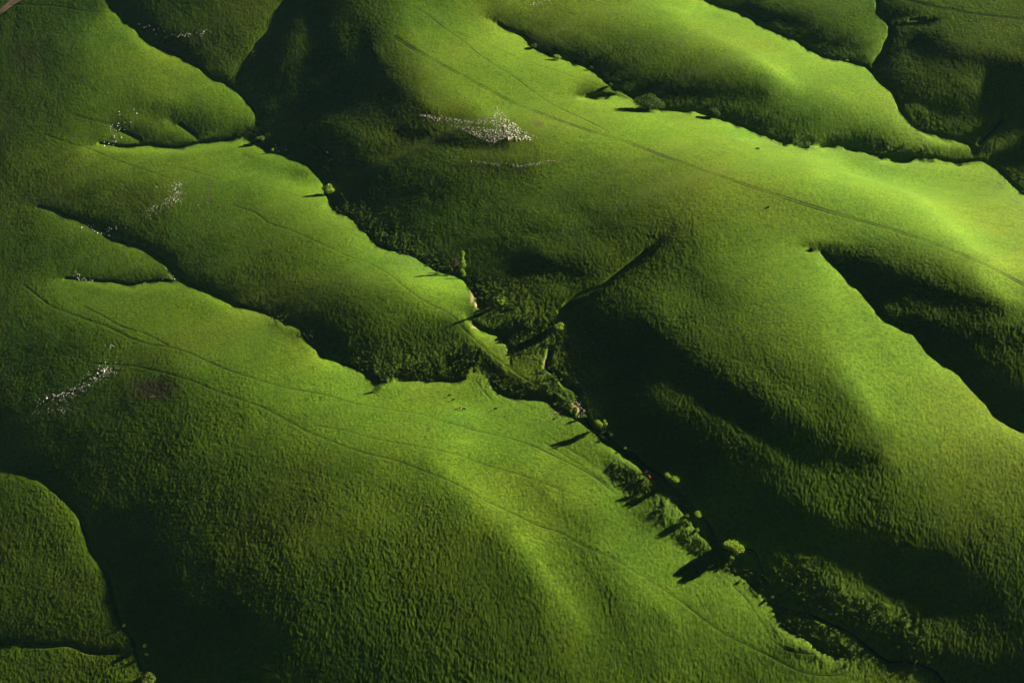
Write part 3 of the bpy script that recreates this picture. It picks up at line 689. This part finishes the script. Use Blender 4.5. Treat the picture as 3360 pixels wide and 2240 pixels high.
# ---------------------------------------------------------------- things
rnd=random.Random(7)
def tag(o,label,cat,group=None):
    o['label']=label; o['category']=cat
    if group: o['group']=group
    return o
def put(name,me_,m=None,parent=None):
    o=bpy.data.objects.new(name,me_); C.objects.link(o)
    if m: me_.materials.append(m)
    if parent: o.parent=parent
    return o
def empty(name,loc,rz=0):
    o=bpy.data.objects.new(name,None); o.location=loc; o.rotation_euler=(0,0,rz); o.empty_display_size=.5; C.objects.link(o); return o
def pymesh(name,v,f,smooth=False):
    m=bpy.data.meshes.new(name); m.from_pydata(v,[],f); m.update()
    if smooth: m.polygons.foreach_set('use_smooth',[True]*len(f))
    return m
def simple(name,col,rough=.9,spec=.1):
    m,n,b=newmat(name); b.inputs['Base Color'].default_value=(*col,1); b.inputs['Roughness'].default_value=rough; b.inputs['Specular IOR Level'].default_value=spec
    return m,n,b
def noisy(name,c1,c2,scale,rough=.9):
    m,n,b=newmat(name); g=N(n,'ShaderNodeTexCoord'); f=noise(n,g.outputs['Object'],scale,4,.6)
    n.links.new(ramp(n,f,(.35,c1),(.65,c2)),b.inputs['Base Color']); b.inputs['Roughness'].default_value=rough; return m
def hz_at(x,y): return float(cubic(ZF,np.array([(y-ys[0])/HH]),np.array([(x-xs[0])/HH]))[0])
# --- ribbons lying on the ground: tracks, trails, road, streams
def ribbon(pts,off,w,dz,name):
    v=[];f=[]
    for k,(x,y) in enumerate(pts):
        a=pts[max(0,k-1)]; b=pts[min(len(pts)-1,k+1)]; d=np.array([b[0]-a[0],b[1]-a[1]]); d=d/(np.hypot(*d)+1e-9); nrm=np.array([-d[1],d[0]])
        ww=w*max(.12,-.05+1.25*vn1(k*.13+w*7)+.35*vn1(k*.6))
        for s in (-1,1):
            q=np.array([x,y])+nrm*(off+s*ww/2); v.append((q[0],q[1],hz_at(q[0],q[1])+dz))
        if k: f.append((2*k-2,2*k,2*k+1,2*k-1))
    return v,f
def vn1(t): i=math.floor(t); a=t-i; r=lambda n: (math.sin(n*127.1+3.3)*43758.5)%1; return r(i)*(1-a)+r(i+1)*a
mtrail=noisy('trodden_earth_shaded',(.016,.026,.006),(.036,.048,.012),.3)  # trodden soil and grass; colour darkened to carry the shade of sunken ruts
mroad=noisy('dirt_road',(.42,.29,.22),(.55,.40,.32),.15)
for (nm,g,w,p),G in zip(TRACKS,track_pts):
    V=[];Fc=[]
    for off in ((-g,g) if g else (0,)):
        v,f=ribbon(G,off,w,-.04,nm); n0=len(V); V+=v; Fc+=[tuple(i+n0 for i in q) for q in f]
    o=put(nm,pymesh(nm,V,Fc,True),mtrail); o['kind']='structure'
v,f=ribbon(road_pts,0,8.5,-.05,'road'); o=put('road',pymesh('road',v,f,True),mroad); o['kind']='structure'
mw,n,b=simple('stream_water',(.022,.028,.024),.6,.12)
for (w,p),G in zip(STREAMS,stream_pts):
    v,f=ribbon(G,0,w,-.58,'stream'); o=put('stream',pymesh('stream',v,f,True),mw); o['kind']='structure'
# --- trees and shrubs
def leafmat(name,c1,c2):
    m,n,b=newmat(name); g=N(n,'ShaderNodeTexCoord'); f=noise(n,g.outputs['Object'],1.3,3,.6)
    c=ramp(n,f,(.3,c1),(.7,c2)); n.links.new(c,b.inputs['Base Color'])
    t=N(n,'ShaderNodeBsdfTranslucent'); n.links.new(c,t.inputs[0]); mx=N(n,'ShaderNodeMixShader'); mx.inputs[0].default_value=.35
    o=[x for x in n.nodes if x.type=='OUTPUT_MATERIAL'][0]; n.links.new(b.outputs[0],mx.inputs[1]); n.links.new(t.outputs[0],mx.inputs[2]); n.links.new(mx.outputs[0],o.inputs[0])
    return m
mleaf=leafmat('cottonwood_leaves',(.17,.27,.025),(.27,.37,.045))
mdark=leafmat('dark_leaves',(.035,.075,.018),(.07,.12,.025))
mscr=leafmat('scrub_leaves',(.06,.115,.018),(.13,.18,.03))
mbark=noisy('bark',(.07,.055,.04),(.16,.13,.10),3)
def clumps(lobes,nl,size,r):
    v=[];f=[]
    for k in range(nl):
        c,R3=r.choices(lobes,[a[1][0]*a[1][1]*a[1][2] for a in lobes])[0]
        d=Vector((r.gauss(0,1),r.gauss(0,1),r.gauss(0,1))).normalized()*(r.random()**.35)
        bump=1+.16*math.sin(d.x*7+c[0])*math.cos(d.y*6+d.z*5)
        p=Vector((c[0]+d.x*R3[0]*bump,c[1]+d.y*R3[1]*bump,c[2]+d.z*R3[2]*bump))
        a=Vector((r.gauss(0,1),r.gauss(0,1),r.gauss(0,1))).normalized(); nn=(d*.8+a).normalized()
        t=nn.orthogonal().normalized(); t.rotate(Matrix.Rotation(r.random()*6.28,3,nn)); s=nn.cross(t); z=size*(.6+.8*r.random()); n0=len(v)
        v+=[tuple(p+t*z),tuple(p+s*z*.6),tuple(p-t*z),tuple(p-s*z*.6)]; f.append((n0,n0+1,n0+2,n0+3))
    return v,f
def tube(v,f,a,b,ra,rb,n=7):
    a=Vector(a);b=Vector(b);d=(b-a).normalized();t=d.orthogonal().normalized();s=d.cross(t);n0=len(v)
    for p,r_ in ((a,ra),(b,rb)):
        for k in range(n): v.append(tuple(p+(t*math.cos(6.2832*k/n)+s*math.sin(6.2832*k/n))*r_))
    f+=[(n0+k,n0+(k+1)%n,n0+n+(k+1)%n,n0+n+k) for k in range(n)]
def plant(px,py,w_px,h_px,label,kind='broad',mat=None,name='tree',cat='tree',group=None,dens=1.0,seed=0):
    x,y,z=gp(px,py); dep=math.hypot(y,CAM_H-z)  # metres per study pixel
    mpp=dep/F; w=1.12*w_px*mpp; h=1.06*max(h_px-.42*w_px,.5*h_px)*mpp/.8
    z=hz_at(x,y)-.15; r=random.Random(seed*31+int(px))
    t=empty(name,(x,y,z)); tag(t,label,cat,group)
    bush=kind=='bush'; th=h*(.08 if bush else .14)
    v=[];f=[]
    tr=max(.07,h*.028); lobes=[]
    if kind=='poplar':
        nlob=6
        for k in range(nlob):
            u=(k+.5)/nlob; rr=w*.5*(1-.55*u)*(.75+.4*r.random())
            lobes.append(((r.uniform(-.2,.2)*w,r.uniform(-.2,.2)*w,h*(.13+.80*u)),(rr*.8,rr*.8,h*.11)))
    else:
        nlob=5 if bush else 11
        for k in range(nlob):
            an=k*2.4+r.random(); ra=w*.30*math.sqrt((k+.3)/nlob); q=r.uniform(.16,.27)*w
            zz=h*(.42 if bush else (.34+.42*((k*7)%nlob)/nlob))+r.uniform(-.05,.12)*h
            lobes.append(((math.cos(an)*ra,math.sin(an)*ra,zz),(q,q,min(q*.85,h*.28))))
    tube(v,f,(0,0,-.4),(0,0,th),tr*1.3,tr)
    top=h*.8 if kind=='poplar' else h*.6
    tube(v,f,(0,0,th),(r.uniform(-.05,.05)*w,0,top),tr,tr*.35)
    for c,_ in lobes: tube(v,f,(0,0,th*r.uniform(.8,1.2)),c,tr*.5,tr*.12,5)
    put('trunk',pymesh('trunk',v,f,True),mbark,t)
    n_=int(min(5200,max(500,260*w*h*dens/6)))
    size=max(.16,min(.5,w*.045))
    v,f=clumps(lobes,n_,size,r); put('crown',pymesh('crown',v,f),mat or mleaf,t)
    return t
T_=plant
T_(1490,251,62,46,'large dark spreading tree at the upper creek, casting a long shadow on bright grass','broad',mdark,seed=1)
T_(1641,268,25,26,'small dark round tree on the gully edge right of the large dark tree','broad',mdark,seed=2)
T_(1280,137,17,16,'small bright round tree in the upper gully at the foot of the sunlit bank','broad',mleaf,seed=3)
T_(754,443,27,25,'bright bushy tree on the tip of the left ridge beside the black valley','broad',mleaf,seed=4)
T_(1060,616,20,46,'tallest slender light green poplar on the valley bank, its shadow across the ridge tip','poplar',mleaf,seed=5)
T_(1064,634,13,22,'short slender light green poplar just below the tallest poplar','poplar',mleaf,seed=6)
T_(1046,612,16,24,'brownish half bare tree close behind the tallest poplar','broad',noisy('brown_twigs',(.05,.055,.02),(.09,.085,.035),1.2),dens=.5,seed=7)
T_(1154,697,14,21,'slender bright poplar standing alone among the scrub on the valley floor','poplar',mleaf,seed=8)
T_(1144,693,8,10,'little bright bush at the left foot of the lone poplar','bush',mleaf,'shrub','shrub',seed=9)
T_(1285,754,27,17,'wide low bright willow bush where the side gully meets the valley','bush',mleaf,'shrub','shrub',dens=1.6,seed=10)
T_(1279,723,9,20,'narrow light green bush standing above the wide willow bush','bush',mleaf,'shrub','shrub',seed=11)
T_(1375,983,20,27,'larger of two bright trees below the pale stony pool','broad',mleaf,seed=12)
T_(1390,982,12,24,'smaller bright tree right of the larger one below the pale stony pool','broad',mleaf,seed=13)
T_(1340,957,16,12,'low green bush on the near edge of the pale stony pool','bush',mscr,'shrub','shrub',seed=14)
T_(1533,1098,16,18,'left tree of the bright pair standing over the black shadow','broad',mleaf,seed=15)
T_(1551,1105,21,18,'right and wider tree of the bright pair standing over the black shadow','broad',mleaf,seed=16)
T_(1602,1188,17,21,'small lone bright tree between the pair and the big bright tree','broad',mleaf,seed=17)
T_(1684,1264,46,31,'big bright rounded cottonwood on the lower creek','broad',mleaf,dens=1.4,seed=18)
T_(1579,1186,14,11,'round bush on the sunlit bank tip beside the small lone tree','bush',mscr,'shrub','shrub',seed=19)
T_(1681,1282,12,12,'light green bush just below the big cottonwood','bush',mleaf,'shrub','shrub',seed=20)
T_(1584,1203,12,9,'yellow green bush on the lit bank below the round bush','bush',mleaf,'shrub','shrub',seed=50)
T_(1603,1217,14,9,'low yellow bush on the crest of the sunlit creek bank','bush',mleaf,'shrub','shrub',seed=51)
T_(1668,1296,10,8,'small bright bush on the near bank under the big cottonwood','bush',mleaf,'shrub','shrub',seed=52)
T_(1702,1334,12,8,'small bright bush where the near bank turns down to the lower creek','bush',mleaf,'shrub','shrub',seed=53)
T_(1404,1000,10,9,'small bush on the dark creek right of the bright tree pair by the pool','bush',mscr,'shrub','shrub',seed=54)
T_(1655,1256,16,12,'dark bush at the left foot of the big cottonwood','bush',mdark,'shrub','shrub',seed=21)
T_(2074,340,15,14,'left of two dark round shrubs in the right creek meadow','bush',mdark,'shrub','shrub',seed=22)
T_(2121,357,12,14,'right and smaller of two dark round shrubs in the right creek meadow','bush',mdark,'shrub','shrub',seed=23)
T_(1946,140,8,7,'tiny bright shrub on the edge of the far right gully','bush',mleaf,'shrub','shrub',seed=24)
T_(1931,138,6,6,'tiniest shrub left of the tiny bright one on the far right gully edge','bush',mscr,'shrub','shrub',seed=25)
T_(626,346,8,9,'small bright bush at the edge of the upper left valley','bush',mleaf,'shrub','shrub',seed=26)
T_(600,322,22,16,'dark shrub clump where the small left gully joins the valley','bush',mscr,'shrub','shrub',seed=27)
T_(286,1436,11,5,'small bush on the lower left bank above the black gully','bush',mscr,'shrub','shrub',seed=28)
T_(334,1482,15,5,'dim bush inside the black lower left gully','bush',mdark,'shrub','shrub',seed=29)
T_(338,1502,12,5,'second dim bush just below the first in the black lower left gully','bush',mdark,'shrub','shrub',seed=30)
T_(343,1564,42,24,'wide bush at the bottom edge beside the black gully','bush',mscr,'shrub','shrub',seed=31)
T_(1436,1031,7,8,'tiny light bush on the dark creek right of the sunlit bank','bush',mleaf,'shrub','shrub',seed=32)
T_(1774,1374,10,14,'thin twiggy bush at the bend of the lower creek','bush',mscr,'shrub','shrub',dens=.6,seed=33)
T_(1227,108,20,13,'dark shrub clump at the head of the upper gully','bush',mdark,'shrub','shrub',seed=34)
T_(1403,198,12,12,'dark shrub where the upper gully narrows above the large dark tree','bush',mdark,'shrub','shrub',seed=35)
T_(1359,157,11,9,'dark shrub midway along the upper gully','bush',mdark,'shrub','shrub',seed=36)
T_(864,897,14,14,'dark shrub in a hollow at the end of the middle creek','bush',mdark,'shrub','shrub',seed=37)
T_(991,874,10,8,'small dark shrub above the grazing cattle','bush',mdark,'shrub','shrub',seed=38)
T_(1212,747,18,14,'dark shrub casting shade over the valley floor left of the willow bush','bush',mdark,'shrub','shrub',seed=39)
T_(1765,476,7,5,'tiny dark shrub alone on the long sunlit ridge','bush',mdark,'shrub','shrub',seed=40)
T_(1740,343,14,6,'dark brush in a small cut in the sunlit slope','bush',mscr,'shrub','shrub',seed=41)
T_(1870,572,20,10,'dark brush at the head of the right hand gully','bush',mscr,'shrub','shrub',seed=42)
# --- scrub: countless low clumps on the rough valley floors
v=[];f=[]; r=random.Random(5); cand=[]
for (cx,cy,rad) in ROUGH:
    n_=int(rad*rad*.030)
    for k in range(n_): cand.append((cx+r.gauss(0,.45)*rad,cy+r.gauss(0,.32)*rad))
GX,GY,GZ=gp_many(np.array([c[0] for c in cand]),np.array([c[1] for c in cand]))
msk=roughness_at(np.array([c[0] for c in cand]),np.array([c[1] for c in cand]))
TT=bil(U,(np.array([c[1] for c in cand])+M_)/S_-.5,(np.array([c[0] for c in cand])+M_)/S_-.5)
for k in range(len(cand)):
    if TT[k]>44 or msk[k]<.3: continue
    s=r.choice((.25,.35,.4,.5,.6,.9)); zz=GZ[k]
    lob=[((GX[k]+r.uniform(-.5,.5)*s,GY[k]+r.uniform(-.5,.5)*s,zz+.3*s),(s*.8,s*.8,s*.6)) for _ in range(2)]
    a,b_=clumps(lob,int(14+16*s),.17+.1*s,r); n0=len(v); v+=a; f+=[tuple(i+n0 for i in q) for q in b_]
o=put('scrub',pymesh('scrub',v,f),mscr); o['kind']='stuff'; o['label']='low weedy scrub along the creek bottoms'
# --- limestone
def rockmesh(seed,name='rock'):
    r=random.Random(seed); bm=bmesh.new(); bmesh.ops.create_icosphere(bm,subdivisions=2,radius=.5)
    for p in range(7):
        nn=Vector((r.gauss(0,1),r.gauss(0,1),r.gauss(0,.6))).normalized(); d=r.uniform(.24,.38)
        for w_ in bm.verts:
            e=w_.co.dot(nn)-d
            if e>0: w_.co-=nn*e
    for w_ in bm.verts: w_.co=Vector((w_.co.x*1.25,w_.co.y*.95,w_.co.z*.62))
    m=bpy.data.meshes.new(name); bm.to_mesh(m); bm.free(); return m
mrock=noisy('limestone',(.50,.50,.46),(.82,.81,.75),2.2)
rocks=[rockmesh(k) for k in range(7)]
for m in rocks: m.materials.append(mrock)
def tri(r,a,b,c):
    p,q=r.random(),r.random()
    if p+q>1: p,q=1-p,1-q
    return (a[0]+(b[0]-a[0])*p+(c[0]-a[0])*q,a[1]+(b[1]-a[1])*p+(c[1]-a[1])*q)
def along(r,pts,j):
    k=r.randrange(len(pts)-1); t=r.random(); a,b=pts[k],pts[k+1]
    return (a[0]+(b[0]-a[0])*t+r.gauss(0,j),a[1]+(b[1]-a[1])*t+r.gauss(0,j*.55))
r=random.Random(11); P_=[]  # x,y,size m,patch
def addp(n_,fn,s0,s1,patch):
    for _ in range(n_): x,y=fn(); P_.append((x,y,r.uniform(s0,s1)*(1.7 if r.random()<.08 else 1),patch))
addp(120,lambda:tri(r,(1140,246),(1222,322),(1165,325)),.7,1.7,0)
addp(330,lambda:tri(r,(1135,250),(1235,318),(1120,326)),.25,.9,0)
addp(60,lambda:along(r,[(965,264),(1010,272),(1060,278),(1110,276),(1150,262)],3),.4,1.0,1)
addp(240,lambda:along(r,[(965,264),(1010,274),(1060,280),(1110,284),(1150,280)],5),.2,.7,1)
addp(420,lambda:tri(r,(1035,288),(1195,298),(1130,330)),.25,.75,1)
addp(26,lambda:along(r,[(1080,371),(1130,376),(1200,382),(1240,374),(1292,366)],2.5),.4,1.0,2)
addp(110,lambda:along(r,[(1080,371),(1130,377),(1200,382),(1240,376),(1292,366)],4),.2,.6,2)
for x,y in [(274,257),(307,252),(275,264),(314,261),(272,284),(286,282),(300,281),(254,291),(266,301),(279,316),(239,327),(250,330),(266,325),(262,312),(258,287),(270,290),(240,335)]:
    P_.append((x,y,r.uniform(.8,1.5),3))
addp(40,lambda:tri(r,(250,285),(300,300),(260,338)),.25,.7,3)
addp(42,lambda:along(r,[(408,422),(404,440),(400,458),(384,466)],8),.6,1.2,4)
addp(170,lambda:along(r,[(410,415),(404,440),(398,462),(360,480),(330,494)],11),.2,.7,4)
addp(20,lambda:along(r,[(470,455),(478,470),(488,448)],7),.2,.5,4)
addp(44,lambda:along(r,[(106,916),(150,905),(190,885),(225,860),(246,846)],7),.6,1.2,5)
addp(230,lambda:along(r,[(100,922),(150,908),(190,890),(230,862),(262,838)],12),.2,.75,5)
addp(40,lambda:along(r,[(80,950),(130,945),(180,935)],8),.2,.6,5)
addp(16,lambda:along(r,[(252,790),(256,800)],6),.3,.8,5)
addp(30,lambda:along(r,[(203,521),(225,540),(246,528),(285,515)],7),.4,1.0,6)
addp(20,lambda:along(r,[(378,615),(402,640),(340,650)],6),.3,.8,6)
addp(26,lambda:along(r,[(176,628),(184,640),(212,645)],4),.3,.8,7)
addp(70,lambda:along(r,[(318,56),(350,74),(400,82),(440,80),(475,76)],9),.3,1.0,8)
addp(40,lambda:along(r,[(1215,14),(1240,6),(1262,0)],6),.3,.9,9)
addp(30,lambda:along(r,[(715,335),(745,345),(768,372)],5),.2,.5,10)
addp(12,lambda:along(r,[(1340,778),(1370,790),(1352,802)],8),.2,.45,11)
addp(46,lambda:along(r,[(1320,920),(1332,932),(1340,944),(1322,958)],3),.2,.55,12)
addp(50,lambda:(r.uniform(900,1700),r.uniform(400,900)),.15,.35,13)
addp(30,lambda:along(r,[(640,20),(620,70),(580,120),(560,160)],4),.25,.6,13)
LAB=['pale limestone block in the dense rockfall at the end of the upper centre ledge','pale limestone block along the long shaded ledge of the upper centre hill','small pale block in the thin curved row below the upper centre ledge','white limestone block by the little gully on the upper left hill','white limestone block in the bright cluster on the left hill','white limestone block in the long slanting band at far left','pale block along the dark left creek','pale block at the head of the short left gully','bluish shaded block on the dark upper left slope','pale block at the top edge above the upper gully','shaded block on the dark eroded bank by the upper valley','shaded block on the dark slope right of the valley floor','pale block around the stony pool','small pale stone scattered on the shaded slope']
ra=np.array([(a,b,c,d) for a,b,c,d in P_]); RX,RY,RZ=gp_many(ra[:,0],ra[:,1])
order=np.argsort(-ra[:,2]/np.sqrt(RY**2+CAM_H**2))
V=[];Fc=[]
base=[([tuple(w_.co) for w_ in m.vertices],[tuple(p.vertices) for p in m.polygons]) for m in rocks]
for rank,k in enumerate(order):
    s=ra[k,2]*.9; z=RZ[k]+.02*s
    if rank<290:
        o=bpy.data.objects.new('rock',rocks[rank%7]); C.objects.link(o); o.location=(RX[k],RY[k],z); o.scale=(s,s*r.uniform(.7,1.1),s*r.uniform(.7,1.2)); o.rotation_euler=(r.uniform(-.3,.3),r.uniform(-.3,.3),r.uniform(0,6.28))
        p=int(ra[k,3]); tag(o,LAB[p],'rock',LAB[p].replace('block','blocks').replace('stone ','stones '))
    else:
        bv,bf=base[rank%7]; a=r.uniform(0,6.28); ca_,sa_=math.cos(a)*s,math.sin(a)*s; n0=len(V); ss=s*r.uniform(.7,1.2)
        V+=[(RX[k]+q[0]*ca_-q[1]*sa_,RY[k]+q[0]*sa_+q[1]*ca_,z+q[2]*ss) for q in bv]; Fc+=[tuple(i+n0 for i in q) for q in bf]
o=put('rubble',pymesh('rubble',V,Fc),mrock); o['kind']='stuff'; o['label']='smaller broken limestone scattered over the outcrops'
# --- cattle: one body grown over a skeleton, copied
def cow_mesh():
    J={'pel':(-.75,0,1.18,.33),'bel':(-.25,0,1.08,.40),'che':(.35,0,1.08,.40),'wit':(.62,0,1.20,.30),'nek':(.90,0,1.15,.20),'hed':(1.15,0,1.05,.15),'muz':(1.42,0,.86,.10),
       'ta1':(-1.02,0,1.22,.05),'ta2':(-1.10,0,.80,.035),'ta3':(-1.10,0,.45,.06)}
    E=[('pel','bel'),('bel','che'),('che','wit'),('wit','nek'),('nek','hed'),('hed','muz'),('pel','ta1'),('ta1','ta2'),('ta2','ta3')]
    for s,n_ in ((-1,'r'),(1,'l')):
        J['fh'+n_]=(.48,.22*s,.80,.15); J['fk'+n_]=(.50,.23*s,.42,.075); J['ff'+n_]=(.48,.23*s,.02,.07)
        J['hh'+n_]=(-.80,.22*s,.85,.18); J['hk'+n_]=(-.95,.23*s,.50,.08); J['hf'+n_]=(-.88,.23*s,.02,.07)
        J['er'+n_]=(1.08,.20*s,1.13,.05)
        E+=[('che','fh'+n_),('fh'+n_,'fk'+n_),('fk'+n_,'ff'+n_),('pel','hh'+n_),('hh'+n_,'hk'+n_),('hk'+n_,'hf'+n_),('hed','er'+n_)]
    ks=list(J); m=bpy.data.meshes.new('cow_skel'); m.from_pydata([J[k][:3] for k in ks],[(ks.index(a),ks.index(b)) for a,b in E],[])
    o=bpy.data.objects.new('cow_skel',m); C.objects.link(o); md=o.modifiers.new('s','SKIN'); 
    for k,d in zip(ks,m.skin_vertices[0].data): d.radius=(J[k][3],J[k][3]*1.05); d.use_root=(k=='pel')
    o.modifiers.new('u','SUBSURF').levels=1
    dg=bpy.context.evaluated_depsgraph_get(); r_=bpy.data.meshes.new_from_object(o.evaluated_get(dg)); bpy.data.objects.remove(o); 
    r_.polygons.foreach_set('use_smooth',[True]*len(r_.polygons)); return r_
cm=cow_mesh(); hides={'black':(.012,.011,.010),'brown':(.075,.032,.018),'dark':(.045,.022,.014),'red':(.26,.055,.02)}
cms={}
for k,c in hides.items(): q_=cm.copy(); q_.materials.clear(); q_.materials.append(simple('hide_'+k,c,.7)[0]); cms[k]=q_
COWS=[(1032,910,'black',.35,'black cow grazing highest of the small herd'),(1041,920,'black',.45,'black cow just below the highest grazing cow'),
(1057,938,'brown',1.2,'reddish brown cow standing beside a dark one on the pale trail edge'),(1066,941,'dark',-.2,'dark brown cow close right of the reddish brown cow'),
(1138,941,'black',.15,'black cow grazing alone right of the herd'),(1273,964,'black',.3,'black cow near the bare creek bank'),(1491,1097,'red',-1.3,'red cow on the bank tip facing the viewer')]
for x,y,k,rz,l in COWS:
    a,b_,c=gp(x,y); o=bpy.data.objects.new('cow',cms[k]); C.objects.link(o); o.location=(a,b_,hz_at(a,b_)-.03); o.rotation_euler=(0,0,rz); o.scale=(1.08,1.08,1.08); tag(o,l,'cow','cattle grazing on the hillside')
def box_mesh(name,lo,hi):
    bm=bmesh.new(); bmesh.ops.create_cube(bm,size=1)
    for v in bm.verts: v.co=Vector([lo[k] if v.co[k]<0 else hi[k] for k in range(3)])
    m=bpy.data.meshes.new(name); bm.to_mesh(m); bm.free(); return m
hz=bpy.data.objects.new('haze',box_mesh('haze',(float(XX.min())-5,float(YY.min())-5,float(ZA.min())-1),(float(XX.max())+5,float(YY.max())+5,CAM_H+12))); C.objects.link(hz)
hz['kind']='stuff'; hz['label']='thin bluish evening air over the hills'
hm=bpy.data.materials.new('haze'); hm.use_nodes=True; hn=hm.node_tree; hn.nodes.clear()
ho=hn.nodes.new('ShaderNodeOutputMaterial'); pv=hn.nodes.new('ShaderNodeVolumePrincipled'); hn.links.new(pv.outputs[0],ho.inputs['Volume'])
pv.inputs['Color'].default_value=(.34,.72,1,1); pv.inputs['Density'].default_value=5.8e-6; pv.inputs['Anisotropy'].default_value=.0
hz.data.materials.append(hm)
